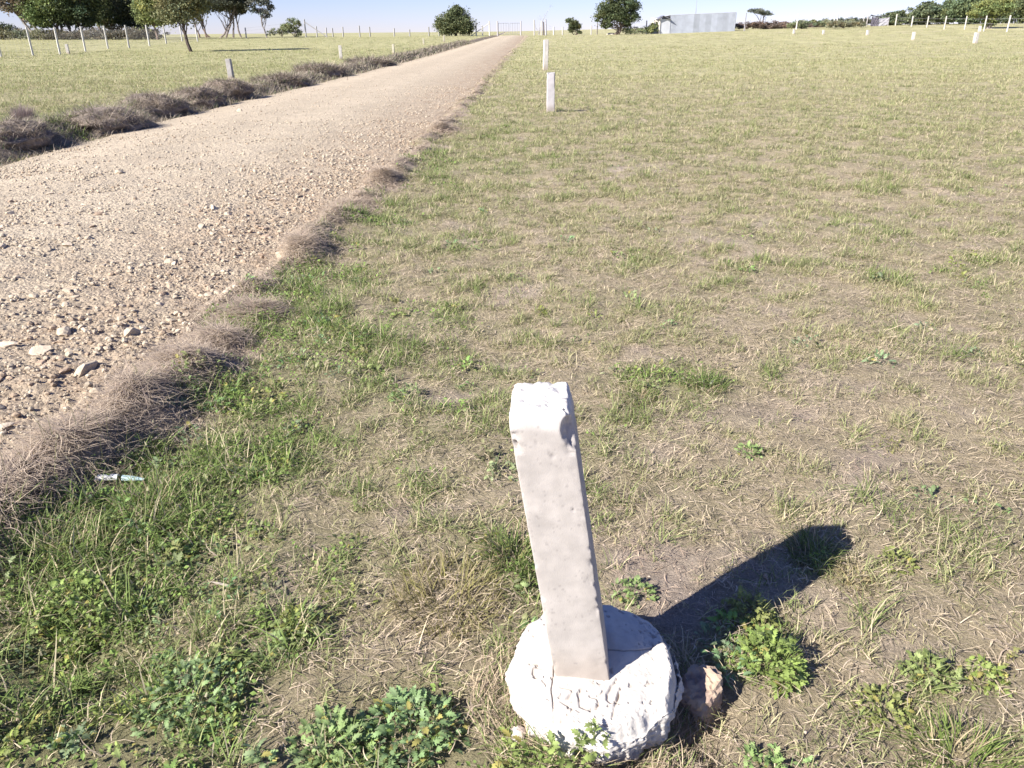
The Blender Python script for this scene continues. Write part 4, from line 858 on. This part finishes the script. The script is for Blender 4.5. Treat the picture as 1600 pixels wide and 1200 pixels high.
gt('grove_tree', 'tree with an orange brown patch of leaves in the middle of the grove', 160, 60, 9, [(-.1, 4.6, 1.1, 1.5), (.1, 3.2, 1.0, .8), (.2, 6.4, 1.3, 1.2)], (.17, .155, .08), ((0, 0, .13),), 3000, .16, group=GRV, y0=84)
gt('grove_tree', 'dark mottled tree right of the orange brown one', 186, 60, 9, [(0, 3.4, 2.2, 1.5), (.5, 5.4, 2.6, 1.8), (-1.5, 2.5, 1.2, .7), (1.5, 2.3, 1.2, .6)], (.095, .12, .06), ((0, .2, .16), (-1.2, .1, .12)), 5600, .17, group=GRV, y0=90)
gt('grove_tree', 'blackish crowned tree behind the yellow green one', 218, 60, 9, [(0, 4.4, 2.1, 1.5), (.2, 6.2, 2.2, 1.5), (.2, 2.2, 1.5, .7)], (.06, .07, .045), ((0, .2, .15), (.9, 0, .1)), 4200, .17, group=GRV, y0=94)
gt('grove_tree', 'yellow green tree with drooping foliage just left of the lone shade tree', 247, 62, 8, [(0, 3.9, 1.6, 1.7), (.4, 5.8, 1.7, 1.5), (.5, 2.4, .9, .7)], (.18, .20, .08), ((0, .1, .13),), 4200, .17, group=GRV, y0=82)
gt('grove_tree', 'slim trunked dark tree just right of the lone shade tree', 328, 59, 9, [(-.9, 4.3, 1.7, 1.0), (.1, 5.8, 2.2, 1.5), (-1.6, 3.2, 1.0, .6)], (.095, .11, .07), ((-1.1, -.1, .09), (0, .1, .1), (-.4, .0, .09)), 4200, .17, group=GRV, y0=95)
gt('grove_tree', 'dark flat crowned tree with slender bare trunks at the right end of the grove', 350, 59, 9, [(.5, 4.4, 2.2, .9), (1.7, 5.2, 2.1, 1.3), (-1.0, 4.6, 1.6, .9), (1.9, 3.5, .8, .6), (.8, 6.4, 2.6, 1.2)], (.07, .075, .05), ((-.6, .1, .10), (.2, .2, .11), (1.0, .1, .10), (2.0, -.1, .09)), 6500, .17, group=GRV, bark=(.2, .17, .16), y0=95)
gt('slim_tree', 'tall slim grey green tree with see through foliage right of the grove', 417, 57, 8, [(-.6, 3.5, 1.0, .6), (.3, 2.9, .9, .7), (.6, 3.9, .8, .5), (-.5, 4.6, 1.5, .7), (.3, 5.8, 1.3, .9)], (.12, .13, .11), ((0, .1, .09),), 1900, .15, bark=(.22, .2, .19), y0=100)
gt('bush', 'pale green open bush on the horizon right of the slim tree', 461, 54, 3, [(0, 1.4, .9, .65), (-.9, 1.0, .9, .45), (.2, .6, .7, .5)], (.17, .19, .10), ((0, 0, .06), (.3, 0, .05)), 1600, .11, cat='bush', shrub=True, y0=98, ytop=28)
gt('bush', 'low sprawling bush between the slim tree and the pale bush', 440, 55, 2, [(0, .7, .9, .35), (.9, .9, .7, .4), (-1.1, .5, .7, .35)], (.15, .16, .10), ((0, 0, .05),), 900, .10, cat='bush', shrub=True, y0=100, ytop=38)
gt('bush', 'dark rounded bush at the left edge of the photo', 6, 62, 4, [(0, 1.3, 1.5, 1.0), (1.2, .8, .9, .6), (-1.2, 1, 1.2, .9)], (.075, .09, .055), ((0, 0, .08),), 2400, .15, cat='bush', shrub=True, y0=98, ytop=38)
for k, (px, lab) in enumerate([(20, 'low scrub at the foot of the rusty tree'), (75, 'low scrub below the bright green tree'), (150, 'shadowy scrub behind the fence below the orange brown tree'), (185, 'shadowy scrub below the dark mottled tree'), (222, 'shadowy scrub below the blackish tree'), (100, 'low scrub below the dense dark tree')]):
    gt('scrub', lab, px, 62, 1.6, [(0, .6, 2.0, .55), (1.6, .5, 1.2, .5), (-1.5, .5, 1.2, .45)], (.12, .11, .085) if k > 1 else (.16, .16, .10), ((0, 0, .04),), 1300, .13, cat='bush', shrub=True, y0=88+k % 3*3, ytop=44)
gt('round_bush', 'dark rounded bush standing alone on the horizon left of the road end', 712, 53, 3.2, [(-.6, 1.1, 1.2, 1.0), (.6, 1.3, 1.15, 1.1), (0, 2.0, 1.0, .8), (-1.1, 1.0, .7, .7), (1.1, .9, .6, .7), (.25, 2.7, .45, .3)], (.10, .115, .055), ((0, 0, .08), (.3, .1, .06)), 6000, .12, cat='bush', shrub=True, clump=.34, y0=80, ytop=8)
gt('small_tree', 'small forked dark bush tree right of the road end', 895, 53, 1.6, [(0, 1.05, .45, .38), (-.4, 1.35, .28, .2), (.35, .8, .38, .35), (-.1, .6, .28, .3), (.6, .25, .22, .12)], (.09, .105, .05), ((-.25, 0, .05), (.3, .1, .04)), 2600, .075, shrub=False, clump=.3, y0=75, ytop=28)
gt('spreading_tree', 'dark spreading tree with layered crown left of the iron shed', 961, 47, 5.4, [(-1.2, 1.9, 1.0, .75), (.1, 2.3, 1.3, .9), (1.3, 2.1, 1.0, .8), (-.7, 3.0, 1.3, .8), (.8, 3.3, 1.6, 1.0), (-.9, 1.1, .7, .4), (1.0, 1.2, .7, .5), (0, 4.3, 1.4, .6)], (.085, .105, .05), ((-.1, 0, .12), (.15, .1, .10)), 7500, .13, clump=.30, y0=88, ytop=-14)
gt('bush', 'yellow green bush touching the left end of the iron shed', 1018, 49, 1.4, [(0, .5, .8, .45), (.3, .95, .35, .3)], (.19, .21, .09), ((0, 0, .04),), 900, .09, cat='bush', shrub=True, y0=92, ytop=34)
gt('bush', 'low green scrub between the spreading tree and the shed', 992, 48, .9, [(0, .35, 1.6, .3), (-1, .4, .6, .3)], (.16, .18, .09), ((0, 0, .03),), 800, .09, cat='bush', shrub=True, y0=94, ytop=40)
# hedge and wood on the right
HD = 'trees of the dark wood beyond the right fence'
gt('hedge', 'long reddish brown bare hedge on the horizon right of the shed', 1215, 45, 1.8, [(dx, .65, 1.3, .6) for dx in np.arange(-4.2, 8.6, 1.25)], (.15, .115, .095), ((0, 0, .05),), 7000, .12, cat='hedge', shrub=True, y0=108, ytop=34)
gt('flat_tree', 'small flat topped tree beyond the brown hedge', 1186, 44, 3.4, [(-.4, 2.7, 1.6, .40), (.9, 2.3, 1.3, .3)], (.12, .13, .10), ((0, 0, .1), (.6, .2, .08)), 1100, .15, y0=150)
gt('bush', 'grey green scrub mound right of the brown hedge', 1258, 45, 1.8, [(dx, .7+.1*math.sin(dx), .8, .5) for dx in np.arange(-1.8, 6, .9)], (.17, .19, .11), ((0, 0, .05),), 3000, .11, cat='bush', shrub=True, y0=105, ytop=31)
gt('bush', 'olive scrub left of the ragged shelter', 1325, 44, 1.6, [(dx, .6, .8, .45) for dx in np.arange(-2.2, 2.3, .9)], (.20, .19, .12), ((0, 0, .05),), 1900, .11, cat='bush', shrub=True, y0=105, ytop=32)
for (px, y0, sc_, col, lab) in [(1395, 118, .62, (.10, .12, .065), 'low dark bush just right of the ragged shelter'), (1442, 112, .95, (.115, .135, .075), 'mid green bushy tree second from the left of the right wood'),
        (1475, 118, 1.05, (.105, .135, .07), 'dark green bushy tree behind the middle fence posts'), (1502, 110, 1.22, (.10, .13, .065), 'dense green tree left of the yellow green one'), (1522, 122, 1.75, (.065, .085, .055), 'tallest dark tree reaching the top of the photo on the right'),
        (1566, 118, 1.75, (.075, .095, .05), 'tall dark tree behind the yellow green one'), (1600, 112, 1.35, (.12, .14, .065), 'olive green tree at the right edge of the photo'), (1640, 118, 1.7, (.08, .1, .05), 'dark tree cut off by the right edge')]:
    gt('wood_tree', lab, px, 44, 3.2*sc_, [(0, 1.5*sc_, 2.1*sc_**.5, .95*sc_), (1.6, 1.2*sc_, 1.5, .8*sc_), (-1.6, 1.1*sc_, 1.4, .75*sc_), (0, .6, 2.0, .6), (.4, 2.3*sc_, 1.2, .6*sc_)], col, ((0, 0, .12), (.8, 0, .1)), 4200, .19, group=HD, clump=.26, y0=y0)
gt('wood_tree', 'yellow green bushy tree with a bare brown foot behind the right fence', 1542, 45, 3.2, [(0, 2.4, 1.9, .95), (1.3, 2.6, 1.1, .8), (-1.4, 1.7, 1.0, .5), (.2, .8, .9, .7)], (.17, .19, .07), ((0, 0, .12), (.5, 0, .1), (-.4, 0, .08)), 4200, .15, group=HD, bark=(.25, .21, .2), clump=.26, y0=92)
gt('far_wood', 'thin dark line of far bushes behind the ragged shelter', 1350, 40, 1.8, [(dx, .7, 1.6, .5) for dx in np.arange(-6, 10, 1.5)], (.09, .10, .07), ((0, 0, .05),), 2600, .18, cat='bush', shrub=True, y0=150)
# bare sapling by the gate
def sapling():
    (x, y, z), h = stand(842, 50, 24); root = empty('sapling', (x, y, z)); tag(root, 'thin almost leafless sapling leaning over the poles by the gate', 'tree')
    S = Soup()
    for (a, b, t) in ((-.6, .25, .5), (.9, .3, 1.0), (.2, 0, .85), (1.7, .3, 1.5)): tube(S, [(0, 0, 0), (a*.3, b*.3, h*.5*t), (a, b, h*t)], [.03, .022, .012], (.36, .34, .34), 4)
    S.obj('trunk', M_bark, root); S = Soup(); n = 160; P = np.concatenate([rng.normal(0, .14, (n//4, 3))+np.array(c) for c in ((-.6, .25, h*.5), (.9, .3, h*1.0), (.2, 0, h*.85), (1.7, .3, h*1.5))])
    leaves(S, OVAL, P, U(0, 6.28, len(P)), U(-1, 1, len(P)), U(.04, .08, len(P)), np.tile([.2, .2, .19], (len(P), 1))); S.obj('crown', M_tree, root)
sapling()

# ------------------------------------------------------------------ dug sods and dry shrub along the left bank
def sods():
    for k, (px, py, wpx, hpx, lab) in enumerate([(20, 228, 90, 38, 'long dark sod heap at the left edge of the photo, beside the dry shrub'), (165, 200, 110, 42, 'wide grey brown sod heap right of the dry shrub'), (245, 176, 80, 38, 'dark topped sod heap third from the left on the road bank'),
            (310, 162, 70, 32, 'grey sod heap in the middle of the road bank'), (357, 152, 62, 34, 'rounded sod heap with a shaded right side below the grey peg'), (440, 133, 70, 22, 'low sod heap just beyond the rounded one'), (500, 118, 70, 18, 'low sod heap sixth along the bank'), (575, 102, 70, 14, 'far low sod heap near where the bank turns thin')]):
        x, y, z = at(px, py); m = mppx(x, y); a, hh = wpx*m*.54, hpx*m*.54; S = Soup()
        V = IC3[0].copy(); f = 1.12-1.5*np.abs(fbm3(V[:, 0]+k*5, V[:, 1], V[:, 2], .75, 5, k)[:, None]-.5)+.5*(fbm3(V[:, 0]+k*9, V[:, 1], V[:, 2], .9, 2, k+9)[:, None]-.5); V = V*f*np.array([a, a*1.15, hh]); V[:, 2] -= hh*.22; n = len(V)
        u = fbm3(V[:, 0], V[:, 1], V[:, 2], .15, 3, 3)[:, None]; S.add(V, IC3[1], (np.array([.27, .225, .175])*(1-u)+np.array([.13, .105, .10])*u)[None])
        root = empty('sod_heap', (x, y, z)); root.rotation_euler.z = 0; tag(root, lab, 'sod heap', 'dug sod heaps along the left bank'); S.obj('sod', M_sod, root, True)
        q = 6500; i = rng.integers(0, n, q); P = V[i]*U(.85, 1.03, (q, 1)); P = P[P[:, 2] > -.02]; q = len(P); t = U(0, 1, q)[:, None]; c = np.array([.48, .41, .33])*t+np.array([.20, .165, .135])*(1-t); g = U(0, 1, q) < .1; c[g] = (.13, .17, .07)
        S = Soup(); blades(S, P, np.arctan2(P[:, 1], P[:, 0])+rng.normal(0, .8, q), U(.08, .2, q)*(a/.45), U(.004, .009, q)*y/14, U(.5, 1.5, q), U(.2, 1.3, q), c, 2, U(-1, 1, q)); S.obj('dead_grass', M_straw, root)
    x, y, z = at(44, 213); S = Soup(); q = 1400; a = U(0, 6.28, q); r = U(0, .13, q)
    blades(S, np.stack([r*np.cos(a), r*np.sin(a), U(0, .12, q)], 1), a, U(.12, .34, q), .006, U(0, .6, q), U(-.2, .4, q), np.array([.36, .29, .27])[None]*U(.6, 1.2, q)[:, None], 3, U(-1, 1, q))
    tag(S.obj('dry_shrub', M_straw, loc=(x, y, z)), 'dry pinkish brown upright shrub on the bank at the left edge', 'shrub')
sods()

# ------------------------------------------------------------------ litter
def litter():
    x, y, z = at(191, 760); m = mppx(x, y)*1.06; root = empty('plastic_strip', (x, y, z+.026)); tag(root, 'broken white and pale blue plastic strip lying in grass beside the road', 'litter')
    def half(name, x0, x1, r0, r1, col, sag):
        n = 14; t = np.linspace(0, 1, n); a = np.linspace(-.2, math.pi+.2, 9); S = Soup(); xx = x0+(x1-x0)*t; rr = r0+(r1-r0)*t**2
        V = np.stack([np.repeat(xx, 9), np.tile(np.cos(a), n)*np.repeat(rr, 9), np.tile(np.sin(a), n)*np.repeat(rr, 9)+np.repeat(sag*t, 9)], 1)
        i = (np.arange(n-1)[:, None]*9+np.arange(8)[None]).ravel(); S.add(V, np.stack([i, i+1, i+10, i+9], 1), np.array(col)); S.obj(name, M_plast, root, True)
    half('white_half', -37*m, -2*m, .0135, .0125, (.80, .80, .78), .004); half('blue_half', 4*m, 38*m, .012, .004, (.50, .66, .66), -.006)
    x, y, z = at(360, 918); S = Soup(); blades(S, np.array([[0, 0, .02]]), [2.9], [.07], [.02], [1.45], [.1], np.array([[.62, .54, .45]]), 4)
    tag(S.obj('dead_leaf', M_straw, loc=(x, y, z)), 'curled cream dead leaf on the bare brown patch at lower left', 'leaf')
    x, y, z = at(960, 47); 
    S = Soup(); V = IC2[0]*np.array([.7, .5, .24]); S.add(V*(1+.2*(fbm3(V[:, 0], V[:, 1], V[:, 2], .5, 3, 5)[:, None]-.5)), IC2[1], np.array([.52, .46, .38])); x, y, z = at(955, 48.5)
    tag(S.obj('sand_heap', M_stone, loc=(x, y, z)), 'small pale sand heap in front of the spreading tree', 'sand heap')
litter()
